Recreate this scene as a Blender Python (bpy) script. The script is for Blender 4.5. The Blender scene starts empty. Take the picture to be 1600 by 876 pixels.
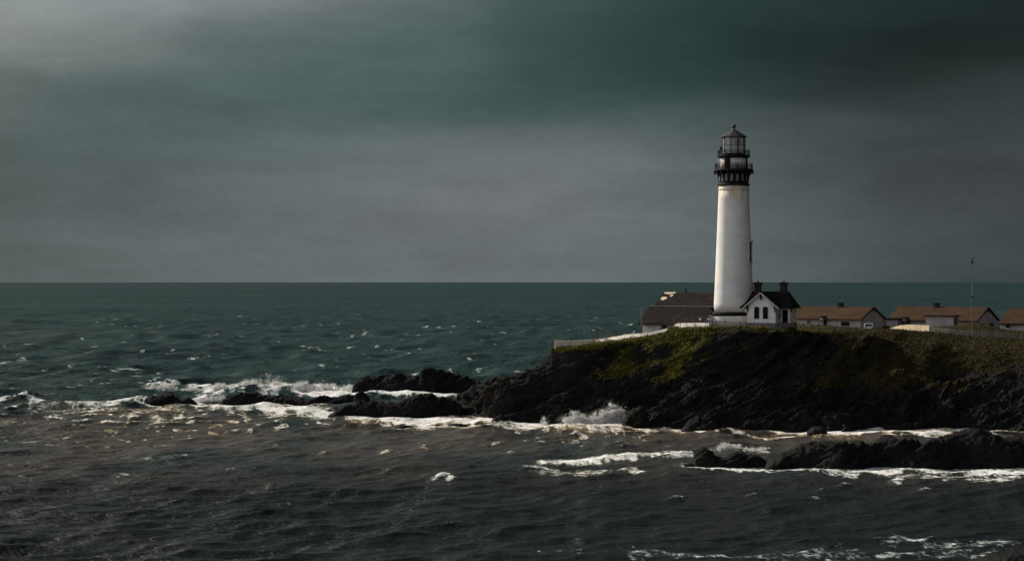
import bpy, math, random
import numpy as np
from mathutils import Vector
random.seed(7); RNG = np.random.default_rng(11)
PI = math.pi; R = math.radians
scene = bpy.context.scene
COL = scene.collection
CAM_H, F, HOR = 24.4, 3520.0, 440.0      # eye height in metres, focal length and horizon row of the survey grid

def gx(px, Y): return (px - 800.0) / F * Y
def gz(py, Y): return CAM_H - (py - HOR) / F * Y
def yw(py): return CAM_H * F / (py - HOR)          # distance of a sea-level point

# ------------------------------------------------------------------ noise (numpy)
def _hash(ix, iy, iz, seed):
    with np.errstate(over='ignore'):
        h = (ix.astype(np.uint32) * np.uint32(374761393) + iy.astype(np.uint32) * np.uint32(668265263)
             + iz.astype(np.uint32) * np.uint32(2246822519) + np.uint32((seed * 3266489917) & 0xffffffff))
        h = (h ^ (h >> np.uint32(13))) * np.uint32(1274126177)
        h = (h ^ (h >> np.uint32(16))) * np.uint32(2654435761)
        h = h ^ (h >> np.uint32(15))
    return h
_G = np.array([(1,1,0),(-1,1,0),(1,-1,0),(-1,-1,0),(1,0,1),(-1,0,1),(1,0,-1),(-1,0,-1),
               (0,1,1),(0,-1,1),(0,1,-1),(0,-1,-1),(1,1,0),(-1,1,0),(0,-1,1),(0,-1,-1)], dtype=np.float32)
def noise(x, y, z, seed=0):
    x = np.asarray(x, np.float32); y = np.asarray(y, np.float32); z = np.asarray(z, np.float32)
    x, y, z = np.broadcast_arrays(x, y, z)
    fx, fy, fz = np.floor(x), np.floor(y), np.floor(z)
    ix, iy, iz = fx.astype(np.int64), fy.astype(np.int64), fz.astype(np.int64)
    rx, ry, rz = x - fx, y - fy, z - fz
    s = lambda t: t * t * t * (t * (t * 6 - 15) + 10)
    ux, uy, uz = s(rx), s(ry), s(rz)
    out = 0
    for dx in (0, 1):
        wx = ux if dx else 1 - ux
        for dy in (0, 1):
            wy = uy if dy else 1 - uy
            for dz in (0, 1):
                wz = uz if dz else 1 - uz
                g = _G[_hash(ix + dx, iy + dy, iz + dz, seed) & np.uint32(15)]
                out = out + wx * wy * wz * (g[..., 0] * (rx - dx) + g[..., 1] * (ry - dy) + g[..., 2] * (rz - dz))
    return out
def fbm(x, y, z, octv=4, seed=0, gain=0.5):
    a, f, o = 1.0, 1.0, 0
    for k in range(octv):
        o = o + a * noise(x * f, y * f, z * f, seed + k * 17); a *= gain; f *= 2.03
    return o
def ridged(x, y, z, octv=4, seed=0, gain=0.5):
    a, f, o = 1.0, 1.0, 0
    for k in range(octv):
        o = o + a * (1 - 2.2 * np.abs(noise(x * f, y * f, z * f, seed + k * 17))); a *= gain; f *= 2.07
    return o
def sstep(a, b, x):
    t = np.clip((x - a) / (b - a), 0, 1); return t * t * (3 - 2 * t)

# ------------------------------------------------------------------ objects
def tag(o, label, cat, group=None, kind=None):
    o['label'] = label; o['category'] = cat
    if group: o['group'] = group
    if kind: o['kind'] = kind
    return o
def thing(name, loc, rz, label, cat, group=None):
    o = bpy.data.objects.new(name, None); COL.objects.link(o)
    o.location = loc; o.rotation_euler = (0, 0, rz); o.empty_display_size = 0.3
    return tag(o, label, cat, group)
def np_mesh(name, V, Q, mat, parent=None, smooth=False, attrs=None):
    """V (n,3), Q (m,k) faces of k corners"""
    me = bpy.data.meshes.new(name)
    V = np.ascontiguousarray(V, np.float32); Q = np.ascontiguousarray(Q, np.int32)
    m, k = Q.shape
    me.vertices.add(len(V)); me.vertices.foreach_set('co', V.ravel())
    me.loops.add(m * k); me.loops.foreach_set('vertex_index', Q.ravel())
    me.polygons.add(m); me.polygons.foreach_set('loop_start', np.arange(0, m * k, k, dtype=np.int32))
    if smooth: me.polygons.foreach_set('use_smooth', np.ones(m, dtype=bool))
    me.update(calc_edges=True)
    for n, a in (attrs or {}).items():
        at = me.attributes.new(n, 'FLOAT', 'POINT'); at.data.foreach_set('value', np.ascontiguousarray(a, np.float32).ravel())
    me.materials.append(mat)
    o = bpy.data.objects.new(name, me); COL.objects.link(o)
    if parent: o.parent = parent
    return o
def grid_quads(nr, nc):
    i = np.arange(nr - 1)[:, None] * nc + np.arange(nc - 1)[None, :]
    return np.stack([i, i + 1, i + nc + 1, i + nc], -1).reshape(-1, 4)

class MB:
    def __init__(s): s.v = []; s.f = []
    def add(s, vs, fs):
        b = len(s.v); s.v += [tuple(v) for v in vs]; s.f += [tuple(b + i for i in f) for f in fs]; return s
    def box(s, x0, x1, y0, y1, z0, z1):
        return s.add([(x0,y0,z0),(x1,y0,z0),(x1,y1,z0),(x0,y1,z0),(x0,y0,z1),(x1,y0,z1),(x1,y1,z1),(x0,y1,z1)],
              [(0,3,2,1),(4,5,6,7),(0,1,5,4),(1,2,6,5),(2,3,7,6),(3,0,4,7)])
    def bar(s, p, q, w, h=None, up=(0,0,1)):
        h = h or w; p = Vector(p); q = Vector(q); d = (q - p).normalized(); u = Vector(up)
        if abs(d.dot(u)) > .98: u = Vector((1, 0, 0))
        a = d.cross(u).normalized() * w / 2; b = a.cross(d).normalized() * h / 2
        vs = [c + i * a + j * b for c in (p, q) for (i, j) in ((-1,-1),(1,-1),(1,1),(-1,1))]
        return s.add(vs, [(0,3,2,1),(4,5,6,7),(0,1,5,4),(1,2,6,5),(2,3,7,6),(3,0,4,7)])
    def tube(s, p, q, r0, r1=None, n=10):
        r1 = r0 if r1 is None else r1; p = Vector(p); q = Vector(q); d = (q - p).normalized()
        u = Vector((0, 0, 1)) if abs(d.z) < .9 else Vector((1, 0, 0))
        a = d.cross(u).normalized(); b = d.cross(a)
        vs = [c + r * (math.cos(2*PI*k/n) * a + math.sin(2*PI*k/n) * b) for c, r in ((p, r0), (q, r1)) for k in range(n)]
        return s.add(vs, [(k, (k+1) % n, n + (k+1) % n, n + k) for k in range(n)] + [tuple(range(n))[::-1], tuple(range(n, 2*n))])
    def lathe(s, prof, n=64, cx=0, cy=0, a0=0, a1=2*PI, caps=True):
        full = abs(a1 - a0 - 2*PI) < 1e-6; m = n if full else n + 1; vs = []
        for r, z in prof:
            for k in range(m):
                a = a0 + (a1 - a0) * k / n; vs.append((cx + r * math.sin(a), cy - r * math.cos(a), z))
        fs = []
        for i in range(len(prof) - 1):
            for k in range(n):
                k2 = (k + 1) % m if full else k + 1
                fs.append((i*m + k, i*m + k2, (i+1)*m + k2, (i+1)*m + k))
        if caps and full: fs += [tuple(range(m))[::-1], tuple((len(prof)-1)*m + k for k in range(m))]
        return s.add(vs, fs)
    def prism(s, poly, y0, y1):                      # poly in (x,z), extruded along y
        n = len(poly)
        return s.add([(x, y0, z) for x, z in poly] + [(x, y1, z) for x, z in poly],
                     [tuple(range(n)), tuple(range(n, 2*n))[::-1]] + [(k, n + k, n + (k+1) % n, (k+1) % n) for k in range(n)])
    def prismx(s, poly, x0, x1):                     # poly in (y,z), extruded along x
        n = len(poly)
        return s.add([(x0, y, z) for y, z in poly] + [(x1, y, z) for y, z in poly],
                     [tuple(range(n))[::-1], tuple(range(n, 2*n))] + [(k, (k+1) % n, n + (k+1) % n, n + k) for k in range(n)])
    def slab(s, quad, t):                            # a plank through 3-4 points, thickness t along its upward normal
        q = [Vector(p) for p in quad]; nn = (q[1]-q[0]).cross(q[2]-q[0]).normalized()
        if nn.z < 0: nn = -nn
        n = len(q)
        return s.add(q + [p + nn * t for p in q], [tuple(range(n))[::-1], tuple(range(n, 2*n))] + [(k, (k+1) % n, n + (k+1) % n, n + k) for k in range(n)])
    def build(s, name, mat, parent=None, smooth=False, bevel=0):
        me = bpy.data.meshes.new(name); me.from_pydata(s.v, [], s.f); me.update()
        import bmesh
        bm = bmesh.new(); bm.from_mesh(me); bmesh.ops.recalc_face_normals(bm, faces=bm.faces); bm.to_mesh(me); bm.free()
        me.materials.append(mat)
        o = bpy.data.objects.new(name, me); COL.objects.link(o)
        if parent: o.parent = parent
        if smooth:
            for p in me.polygons: p.use_smooth = len(p.vertices) == 4
        if bevel:
            b = o.modifiers.new('edge', 'BEVEL'); b.width = bevel; b.segments = 2; b.limit_method = 'ANGLE'
        return o

# ------------------------------------------------------------------ materials
class NT:
    def __init__(s, tree): s.t = tree; s.n = tree.nodes; s.l = tree.links
    def node(s, typ, **kw):
        n = s.n.new(typ)
        for k, v in kw.items():
            if k.startswith('i_'): n.inputs[k[2:].replace('_', ' ')].default_value = v
            else: setattr(n, k, v)
        return n
    def link(s, a, b): s.l.new(a, b)
    def put(s, sock, v):
        if isinstance(v, (int, float)): sock.default_value = v
        elif isinstance(v, (tuple, list)): sock.default_value = v
        else: s.l.new(v, sock)
    def math(s, op, a, b=0.0, c=None, clamp=False):
        n = s.n.new('ShaderNodeMath'); n.operation = op; n.use_clamp = clamp
        s.put(n.inputs[0], a); s.put(n.inputs[1], b)
        if c is not None: s.put(n.inputs[2], c)
        return n.outputs[0]
    def ramp(s, v, lo, hi, a=0.0, b=1.0):
        n = s.n.new('ShaderNodeMapRange'); n.interpolation_type = 'SMOOTHSTEP'
        s.put(n.inputs[0], v); s.put(n.inputs[1], lo); s.put(n.inputs[2], hi); s.put(n.inputs[3], a); s.put(n.inputs[4], b)
        return n.outputs[0]
    def mix(s, f, a, b, typ='MIX'):
        n = s.n.new('ShaderNodeMix'); n.data_type = 'RGBA'; n.blend_type = typ
        s.put(n.inputs[0], f); s.put(n.inputs[6], a); s.put(n.inputs[7], b)
        return n.outputs[2]
    def noise(s, vec, scale, detail=4, rough=.55, sc=(1,1,1), rot=(0,0,0)):
        if sc != (1,1,1) or rot != (0,0,0):
            m = s.n.new('ShaderNodeMapping'); m.inputs['Scale'].default_value = sc; m.inputs['Rotation'].default_value = rot
            s.l.new(vec, m.inputs['Vector']); vec = m.outputs[0]
        n = s.n.new('ShaderNodeTexNoise'); n.inputs['Scale'].default_value = scale; n.inputs['Detail'].default_value = detail
        n.inputs['Roughness'].default_value = rough; s.l.new(vec, n.inputs['Vector'])
        return n.outputs['Fac']
    def bump(s, h, strength=.4, dist=.1, normal=None):
        b = s.n.new('ShaderNodeBump'); b.inputs['Strength'].default_value = strength; b.inputs['Distance'].default_value = dist
        s.l.new(h, b.inputs['Height'])
        if normal is not None: s.l.new(normal, b.inputs['Normal'])
        return b.outputs[0]
def new_mat(name):
    m = bpy.data.materials.new(name); m.use_nodes = True; t = NT(m.node_tree)
    return m, t, t.n['Principled BSDF']
def c4(c): return (c[0], c[1], c[2], 1.0)
def paint(name, col, rough=.7, var=.25, scale=.6, dirt=None, dirt_amt=.0, streak=(1.2, 1.2, .12), bump=.15, bscale=6, metal=0, lap=0):
    """weathered paint or plain material: tone variation, stains that run down, fine relief"""
    m, t, b = new_mat(name)
    co = t.node('ShaderNodeTexCoord').outputs['Object']
    n1 = t.noise(co, scale, 5)
    lo = tuple(c * (1 - var) for c in col); hi = tuple(min(1, c * (1 + var * .6)) for c in col)
    c = t.mix(t.ramp(n1, .3, .7), c4(lo), c4(hi))
    if dirt:
        n2 = t.noise(co, 1.0, 6, .65, sc=streak)
        c = t.mix(t.math('MULTIPLY', t.ramp(n2, .5, .72), dirt_amt), c, c4(dirt))
    t.put(b.inputs['Base Color'], c); b.inputs['Roughness'].default_value = rough; b.inputs['Metallic'].default_value = metal
    if rough >= .65: b.inputs['Specular IOR Level'].default_value = .07
    h = t.noise(co, bscale, 4)
    if lap:
        w = t.node('ShaderNodeTexWave', wave_type='BANDS', bands_direction='Z', wave_profile='SAW'); w.inputs['Scale'].default_value = lap; t.link(co, w.inputs['Vector'])
        h = t.math('ADD', t.math('MULTIPLY', h, .3), w.outputs['Fac'])
    t.link(t.bump(h, bump, .05), b.inputs['Normal'])
    return m
WHITE_TOWER = None
def tower_white():
    m, t, b = new_mat('tower_white')
    co = t.node('ShaderNodeTexCoord').outputs['Object']
    sep = t.node('ShaderNodeSeparateXYZ'); t.link(co, sep.inputs[0]); z = sep.outputs[2]
    n1 = t.noise(co, .35, 5)
    c = t.mix(t.ramp(n1, .35, .7), (.70, .66, .63, 1), (.80, .77, .74, 1))
    grime = t.noise(co, 1.0, 6, .62, sc=(1.1, 1.1, .07))
    c = t.mix(t.math('MULTIPLY', t.ramp(grime, .48, .75), .18), c, (.42, .37, .34, 1))
    course = t.noise(co, 1.0, 4, .6, sc=(.25, .25, 2.6))
    c = t.mix(t.math('MULTIPLY', t.ramp(course, .45, .65), .15), c, (.56, .51, .48, 1))
    rust = t.noise(co, 1.0, 5, .6, sc=(1.6, 1.6, .16))
    top = t.math('MULTIPLY', t.ramp(z, 20.6, 23.6), t.ramp(rust, .40, .60))
    c = t.mix(t.math('MULTIPLY', top, .85), c, (.50, .36, .16, 1))
    low = t.math('MULTIPLY', t.ramp(z, 3.0, .4), t.ramp(rust, .52, .66))
    c = t.mix(t.math('MULTIPLY', low, .75), c, (.42, .30, .15, 1))
    t.put(b.inputs['Base Color'], c); b.inputs['Roughness'].default_value = .75
    br = t.node('ShaderNodeTexNoise'); br.inputs['Scale'].default_value = 3; t.link(co, br.inputs['Vector'])
    t.link(t.bump(br.outputs['Fac'], .25, .06), b.inputs['Normal'])
    return m
M = dict(
    tower=tower_white(),
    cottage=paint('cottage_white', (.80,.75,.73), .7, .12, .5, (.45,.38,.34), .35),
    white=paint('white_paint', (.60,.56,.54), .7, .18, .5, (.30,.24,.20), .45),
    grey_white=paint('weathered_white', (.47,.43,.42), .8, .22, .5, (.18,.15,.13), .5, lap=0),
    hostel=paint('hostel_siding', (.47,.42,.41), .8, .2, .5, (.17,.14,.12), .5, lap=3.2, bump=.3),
    black=paint('black_iron', (.015,.0135,.0135), .68, .3, 2, (.05,.025,.015), .4),
    roof_black=paint('slate_roof', (.012,.0115,.012), .8, .3, 1.5, bump=.5, bscale=9, lap=2.2),
    roof_brown=paint('shingle_roof', (.017,.0125,.012), .9, .5, 1.1, (.035,.027,.024), .35, bump=.6, bscale=10, lap=2.4),
    roof_orange=paint('orange_roof', (.056,.032,.018), .85, .25, .35, (.068,.042,.016), .6, streak=(.5,.5,.5), bump=.4, bscale=9, lap=2.4),
    lantern_roof=paint('lantern_roof', (.026,.02,.019), .6, .3, 2, (.06,.032,.02), .4),
    brick=paint('brick', (.050,.031,.032), .9, .3, 3, (.03,.02,.02), .5, bump=.4, bscale=12, lap=6),
    stone=paint('foundation_stone', (.20,.16,.15), .9, .3, 2, (.09,.07,.06), .4, bump=.4, bscale=8),
    dark=paint('dark_trim', (.012,.011,.011), .7, .3, 2),
    trim_red=paint('red_brown_trim', (.07,.03,.025), .7, .3, 2),
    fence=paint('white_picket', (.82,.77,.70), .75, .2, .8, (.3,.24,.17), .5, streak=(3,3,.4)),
    fence_gold=paint('gold_lit_boards', (.52,.43,.28), .75, .2, .8, (.28,.2,.1), .5, streak=(3,3,.4)),  # golden sunlight put into the board colour
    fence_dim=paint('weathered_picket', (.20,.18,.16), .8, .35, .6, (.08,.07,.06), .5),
    timber=paint('grey_timber', (.18,.155,.14), .85, .3, 2, (.09,.075,.06), .4),
    patch=paint('pale_board', (.62,.52,.34), .8, .25, 2.5, (.4,.28,.12), .5),
    panel=paint('grey_panel', (.17,.165,.165), .6, .2, 1),
    steel=paint('galvanised', (.35,.34,.33), .4, .2, 2, metal=.6),
    pole_tan=paint('tan_pole', (.22,.165,.10), .7, .2, 1),
    car=paint('car_white', (.68,.66,.64), .3, .06, 1, bump=.02),
    rubber=paint('rubber', (.02,.02,.02), .8, .2, 4),
    flash=paint('flashing', (.22,.19,.17), .5, .3, 2),
)
def glassmat(name, tint=(.55,.6,.6), dust=.25, rough=.05):
    m = bpy.data.materials.new(name); m.use_nodes = True; t = NT(m.node_tree); t.n.remove(t.n['Principled BSDF'])
    out = t.n['Material Output']
    tr = t.node('ShaderNodeBsdfTransparent'); tr.inputs[0].default_value = c4(tint)
    gl = t.node('ShaderNodeBsdfGlossy'); gl.inputs['Roughness'].default_value = rough
    df = t.node('ShaderNodeBsdfDiffuse'); df.inputs[0].default_value = (.45,.44,.42,1)
    fr = t.node('ShaderNodeFresnel'); fr.inputs[0].default_value = 1.5
    m1 = t.node('ShaderNodeMixShader'); t.link(fr.outputs[0], m1.inputs[0]); t.link(tr.outputs[0], m1.inputs[1]); t.link(gl.outputs[0], m1.inputs[2])
    co = t.node('ShaderNodeTexCoord').outputs['Object']
    m2 = t.node('ShaderNodeMixShader'); t.put(m2.inputs[0], t.math('MULTIPLY', t.ramp(t.noise(co, .5, 2), .2, .8, .7, 1.2), dust))
    t.link(m1.outputs[0], m2.inputs[1]); t.link(df.outputs[0], m2.inputs[2]); t.link(m2.outputs[0], out.inputs[0])
    return m
M['lantern_glass'] = glassmat('salty_glass', (.82,.86,.85), .40)
def darkglass():
    m, t, b = new_mat('window_glass')
    co = t.node('ShaderNodeTexCoord').outputs['Object']
    t.put(b.inputs['Base Color'], t.mix(t.noise(co, 1.3), (.008,.009,.01,1), (.02,.022,.024,1)))
    b.inputs['Roughness'].default_value = .12
    return m
M['glass'] = darkglass()

def rockmat(name, tops=.5, wet_top=2.2):
    m, t, b = new_mat(name)
    geo = t.node('ShaderNodeNewGeometry'); pos = geo.outputs['Position']
    sp = t.node('ShaderNodeSeparateXYZ'); t.link(pos, sp.inputs[0])
    n1 = t.noise(pos, .25, 6, .6)
    st = t.noise(pos, 1.0, 6, .6, sc=(.12, .3, 1.1), rot=(0, R(28), 0))
    c = t.mix(t.ramp(st, .46, .70), (.012,.0117,.0117,1), (.0165,.0155,.015,1))  # strata tones; paler streaks also paint in sparse sunlit highlights
    c = t.mix(t.ramp(n1, .56, .72), c, (.022,.018,.015,1))
    fine = t.noise(pos, 2.5, 5, .65)
    c = t.mix(t.ramp(fine, .58, .75), c, (.030,.028,.027,1))
    wz = t.math('ADD', sp.outputs[2], t.math('MULTIPLY', t.math('SUBTRACT', n1, .5), 3.0))
    wet = t.ramp(wz, wet_top, .2)
    c = t.mix(wet, c, (.014,.0134,.0134,1))
    t.put(b.inputs['Base Color'], c)
    t.put(b.inputs['Roughness'], t.ramp(wet, 0, 1, .95, .75))
    b.inputs['Specular IOR Level'].default_value = .07
    h = t.math('ADD', t.math('MULTIPLY', t.noise(pos, 1.6, 8, .7), .6), t.math('MULTIPLY', st, 1.6))
    t.link(t.bump(h, .9, .45), b.inputs['Normal'])
    return m
M['rock'] = rockmat('sea_rock_wet')

def headmat():
    m, t, b = new_mat('headland_ground')
    geo = t.node('ShaderNodeNewGeometry'); pos = geo.outputs['Position']
    sp = t.node('ShaderNodeSeparateXYZ'); t.link(pos, sp.inputs[0])
    n1 = t.noise(pos, .16, 6, .6); n0 = t.noise(pos, .05, 4, .55)
    st = t.noise(pos, 1.0, 7, .62, sc=(.10, .25, .9), rot=(0, R(28), 0))
    c = t.mix(t.ramp(st, .46, .70), (.0125,.0118,.0115,1), (.023,.0205,.019,1))  # layered rock; light streaks double as painted sun on the ridges
    fine = t.noise(pos, 1.8, 6, .7)
    c = t.mix(t.math('MULTIPLY', t.ramp(fine, .56, .74), .8), c, (.042,.036,.032,1))
    earth = t.math('MULTIPLY', t.ramp(n1, .56, .70), t.ramp(sp.outputs[2], 3, 7))
    c = t.mix(earth, c, (.055,.038,.022,1))
    wz = t.math('ADD', sp.outputs[2], t.math('MULTIPLY', t.math('SUBTRACT', n1, .5), 4.0))
    wet = t.ramp(wz, 2.4, .3)
    c = t.mix(wet, c, (.013,.0125,.0125,1))
    ga = t.node('ShaderNodeAttribute', attribute_name='grass').outputs['Fac']
    gn = t.noise(pos, .9, 6, .7)
    g = t.ramp(t.math('ADD', ga, t.math('MULTIPLY', t.math('SUBTRACT', gn, .5), .9)), .35, .65)
    gc = t.mix(t.ramp(n1, .35, .65), (.046,.045,.010,1), (.150,.126,.022,1))
    gc = t.mix(t.ramp(fine, .45, .65), t.mix(1, gc, (.4,.42,.35,1), 'MULTIPLY'), gc)
    dry = t.node('ShaderNodeAttribute', attribute_name='dry').outputs['Fac']
    gc = t.mix(dry, gc, t.mix(fine, (.046,.034,.012,1), (.018,.014,.006,1)))  # dry ground tone; doubles as painted shade over the right rim
    c = t.mix(g, c, gc)
    t.put(b.inputs['Base Color'], c)
    t.put(b.inputs['Roughness'], t.ramp(wet, 0, 1, .95, .75)); b.inputs['Specular IOR Level'].default_value = .07
    h = t.math('ADD', t.math('MULTIPLY', t.noise(pos, 1.2, 9, .72), .6), t.math('MULTIPLY', st, 1.6))
    t.link(t.bump(h, .9, .5), b.inputs['Normal'])
    return m
M['headland'] = headmat()

def foam_shader(t, col=(.82,.82,.80,1), tr=.03):
    d = t.node('ShaderNodeBsdfDiffuse'); d.inputs[0].default_value = col
    tl = t.node('ShaderNodeBsdfTranslucent'); tl.inputs[0].default_value = (.96,.95,.93,1)
    mx = t.node('ShaderNodeMixShader'); mx.inputs[0].default_value = tr
    t.link(d.outputs[0], mx.inputs[1]); t.link(tl.outputs[0], mx.inputs[2])
    return mx.outputs[0], d
def watermat():
    m, t, b = new_mat('sea_water')
    out = t.n['Material Output']
    geo = t.node('ShaderNodeNewGeometry'); pos = geo.outputs['Position']
    foam = t.node('ShaderNodeAttribute', attribute_name='foam').outputs['Fac']
    mud = t.node('ShaderNodeAttribute', attribute_name='mud').outputs['Fac']
    dark = t.node('ShaderNodeAttribute', attribute_name='deep').outputs['Fac']
    big = t.noise(pos, .02, 4, .55)
    teal = t.mix(t.ramp(big, .35, .65), (.0165,.0375,.0370,1), (.024,.051,.0495,1))
    brown = t.mix(t.ramp(big, .35, .65), (.064,.057,.049,1), (.092,.080,.069,1))
    c = t.mix(mud, teal, brown)
    c = t.mix(dark, c, (.0135,.018,.0185,1))
    t.put(b.inputs['Base Color'], c); b.inputs['IOR'].default_value = 1.33
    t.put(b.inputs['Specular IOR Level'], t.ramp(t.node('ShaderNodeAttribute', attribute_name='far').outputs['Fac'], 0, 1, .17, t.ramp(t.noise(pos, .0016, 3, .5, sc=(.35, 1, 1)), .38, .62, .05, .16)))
    b.inputs['Roughness'].default_value = .33
    # wind ripples over the modelled waves
    r1 = t.noise(pos, .55, 6, .62, sc=(.8, 1.1, 1), rot=(0, 0, R(20)))
    r2 = t.noise(pos, 2.2, 4, .6, sc=(.8, 1.1, 1), rot=(0, 0, R(-25)))
    r0 = t.noise(pos, .09, 5, .6, sc=(.6, 1.0, 1), rot=(0, 0, R(14)))
    h = t.math('ADD', t.math('ADD', r1, t.math('MULTIPLY', r2, .16)), t.math('MULTIPLY', r0, 3.2))
    nrm = t.bump(h, 1.0, .78)
    t.link(nrm, b.inputs['Normal'])
    # foam: amount from the sea state and painted glints, broken into lace by noise
    lace = t.noise(pos, .42, 9, .74, sc=(.9, 1.25, 1), rot=(0, 0, R(14)))
    fine = t.noise(pos, 1.7, 5, .68, sc=(1, .32, 1), rot=(0, 0, R(-16)))
    k = t.math('ADD', foam, t.math('ADD', t.math('MULTIPLY', t.math('SUBTRACT', lace, .5), 2.3), t.math('MULTIPLY', t.math('SUBTRACT', fine, .5), 1.9)))
    fa = t.ramp(k, .42, 1.12)
    fa = t.math('MULTIPLY', fa, t.ramp(foam, .04, .2))
    fs, d = foam_shader(t)
    thin = t.ramp(k, .60, 1.12)
    t.put(d.inputs[0], t.mix(thin, t.mix(t.math('MULTIPLY', mud, t.math('SUBTRACT', 1.0, dark)), (.42,.50,.48,1), (.76,.55,.24,1)), (.90,.89,.87,1)))  # gold tint of thin foam over silt paints in warm sun glints
    fb = t.bump(t.math('ADD', lace, t.math('MULTIPLY', fine, .5)), .6, .5)
    t.link(fb, d.inputs['Normal'])
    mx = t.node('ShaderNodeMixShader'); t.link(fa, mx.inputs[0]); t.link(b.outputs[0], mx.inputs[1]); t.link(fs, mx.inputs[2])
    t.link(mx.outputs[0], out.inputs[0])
    return m
M['water'] = watermat()
def spraymat():
    m = bpy.data.materials.new('spray_white'); m.use_nodes = True; t = NT(m.node_tree); t.n.remove(t.n['Principled BSDF'])
    s, d = foam_shader(t, (.96,.96,.95,1), .5)
    t.link(s, t.n['Material Output'].inputs[0]); return m
M['spray'] = spraymat()
def grassmat():
    m, t, b = new_mat('grass_blades')
    pos = t.node('ShaderNodeNewGeometry').outputs['Position']
    n = t.noise(pos, .3, 5, .65); n2 = t.noise(pos, .12, 3)
    c = t.mix(t.ramp(n, .35, .65), (.046,.049,.010,1), (.160,.136,.022,1))
    dry = t.node('ShaderNodeAttribute', attribute_name='dry').outputs['Fac']
    c = t.mix(t.math('MAXIMUM', dry, t.ramp(n2, .58, .75, 0, .6)), c, (.030,.024,.009,1))  # dry blades; the same dark tone paints shade on the right
    t.put(b.inputs['Base Color'], c); b.inputs['Roughness'].default_value = .9; b.inputs['Specular IOR Level'].default_value = .1
    return m
M['grass'] = grassmat()
M['leaf'] = paint('shrub_leaf', (.03,.036,.016), .9, .5, 3)

# ------------------------------------------------------------------ headland (one sheet, profile swept along the shore)
#  bearing, then (distance, row) for waterline, bench, cliff foot, cliff edge, rim; then (distance, z) plateau back; distance of the back shore
COLS = [
 (672, (397,641),(399,640),(400,639),(401,638),(402,638),(404,.2),410),
 (690, (392,645),(395,641),(398,637),(400,634),(402,631),(404,1.0),411),
 (720, (384,650),(388,644),(393,636),(398,626),(402,617),(406,2.0),415),
 (760, (374,657),(380,648),(388,634),(396,614),(402,597),(407,4.5),418),
 (800, (368,661),(376,645),(386,624),(394,604),(400,586),(407,6.0),420),
 (840, (367,661),(376,640),(386,611),(393,590),(398,571),(406,7.5),420),
 (857, (366,662),(375,640),(385,609),(391,584),(396,568),(406,7.8),420),
 (863, (366,662),(374,638),(384,605),(390,575),(393,543),(412,11.4),425),
 (900, (364,663),(374,632),(383,600),(389,560),(392,541),(415,10.9),432),
 (940, (362,664),(372,630),(381,600),(388,555),(392,536),(425,11.5),445),
 (1000,(358,667),(368,628),(378,592),(388,543),(395,527.5),(440,12.8),460),
 (1025,(356,668),(367,627),(378,590),(387,538),(393,521.5),(445,14.2),468),
 (1050,(355,669),(366,625),(378,588),(386,534),(392,513.5),(450,14.8),475),
 (1100,(352,671),(364,624),(378,588),(384,522),(388,511),(460,15.0),490),
 (1180,(349,673),(362,624),(376,590),(382,517),(386,512),(480,14.5),520),
 (1260,(347,675),(361,624),(376,592),(384,522),(390,516),(500,13.6),560),
 (1340,(347,675),(362,624),(382,592),(396,531),(408,518.5),(520,12.8),600),
 (1420,(350,672),(364,620),(382,585),(402,537),(418,517.5),(540,12.5),640),
 (1500,(354,670),(368,618),(384,580),(400,548),(420,525),(560,12.3),660),
 (1600,(350,670),(360,625),(372,592),(386,557),(415,529.5),(560,12.0),680),
 (1760,(342,676),(352,630),(364,594),(380,557),(412,530),(560,12.0),680),
 (1950,(335,680),(345,634),(358,596),(375,558),(410,530),(560,12.0),680)]
def steep(c):
    k1 = c[1][0] * 1.0609; k5 = c[5][0]; sh = max(0.0, k1 + 6 - k5); k5n = k5 + sh
    f = (k5n - k1) / (k5 - c[1][0])
    return (c[0],) + tuple((k5n - (k5 - c[j][0]) * f, c[j][1]) for j in range(1, 6)) + ((c[6][0] + sh, c[6][1] + 1.3), c[7] + sh)
COLS = [steep(c) for c in COLS]
pxs = np.concatenate([np.arange(672, 1640, 1.15), np.arange(1640, 1951, 4.0)])
kp = np.array([c[0] for c in COLS], float)
KY, KZ = [], []
for j in range(8):
    if j == 0: y = [c[1][0] - 5 for c in COLS]; z = [-4.0] * len(COLS)
    elif j <= 5: y = [c[j][0] for c in COLS]; z = [gz(c[j][1], c[j][0]) for c in COLS]
    elif j == 6: y = [c[6][0] for c in COLS]; z = [c[6][1] for c in COLS]
    else: y = [c[7] for c in COLS]; z = [-4.0] * len(COLS)
    KY.append(np.interp(pxs, kp, y)); KZ.append(np.interp(pxs, kp, z))
KY = np.array(KY); KZ = np.array(KZ)
segs = [16, 64, 70, 120, 56, 90, 24]
ts = np.concatenate([np.linspace(i, i + 1, n, endpoint=False) for i, n in enumerate(segs)] + [[7.0]])
i0 = np.minimum(ts.astype(int), 6); fr = (ts - i0)[:, None]
Yb = KY[i0] * (1 - fr) + KY[i0 + 1] * fr; Zb = KZ[i0] * (1 - fr) + KZ[i0 + 1] * fr
for _ in range(6):                              # soften the corners of the profile
    for A in (Yb, Zb): A[1:-1] = .25 * A[:-2] + .5 * A[1:-1] + .25 * A[2:]
PX = np.broadcast_to(pxs[None, :], Yb.shape); T = np.broadcast_to(ts[:, None], Yb.shape)
Xb = gx(PX, Yb)
def grid_normals(X, Y, Z):
    dU = [np.gradient(A, axis=1) for A in (X, Y, Z)]; dV = [np.gradient(A, axis=0) for A in (X, Y, Z)]
    n = [dU[1]*dV[2]-dU[2]*dV[1], dU[2]*dV[0]-dU[0]*dV[2], dU[0]*dV[1]-dU[1]*dV[0]]
    L = np.sqrt(n[0]**2 + n[1]**2 + n[2]**2) + 1e-9
    return [a / L for a in n]
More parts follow.
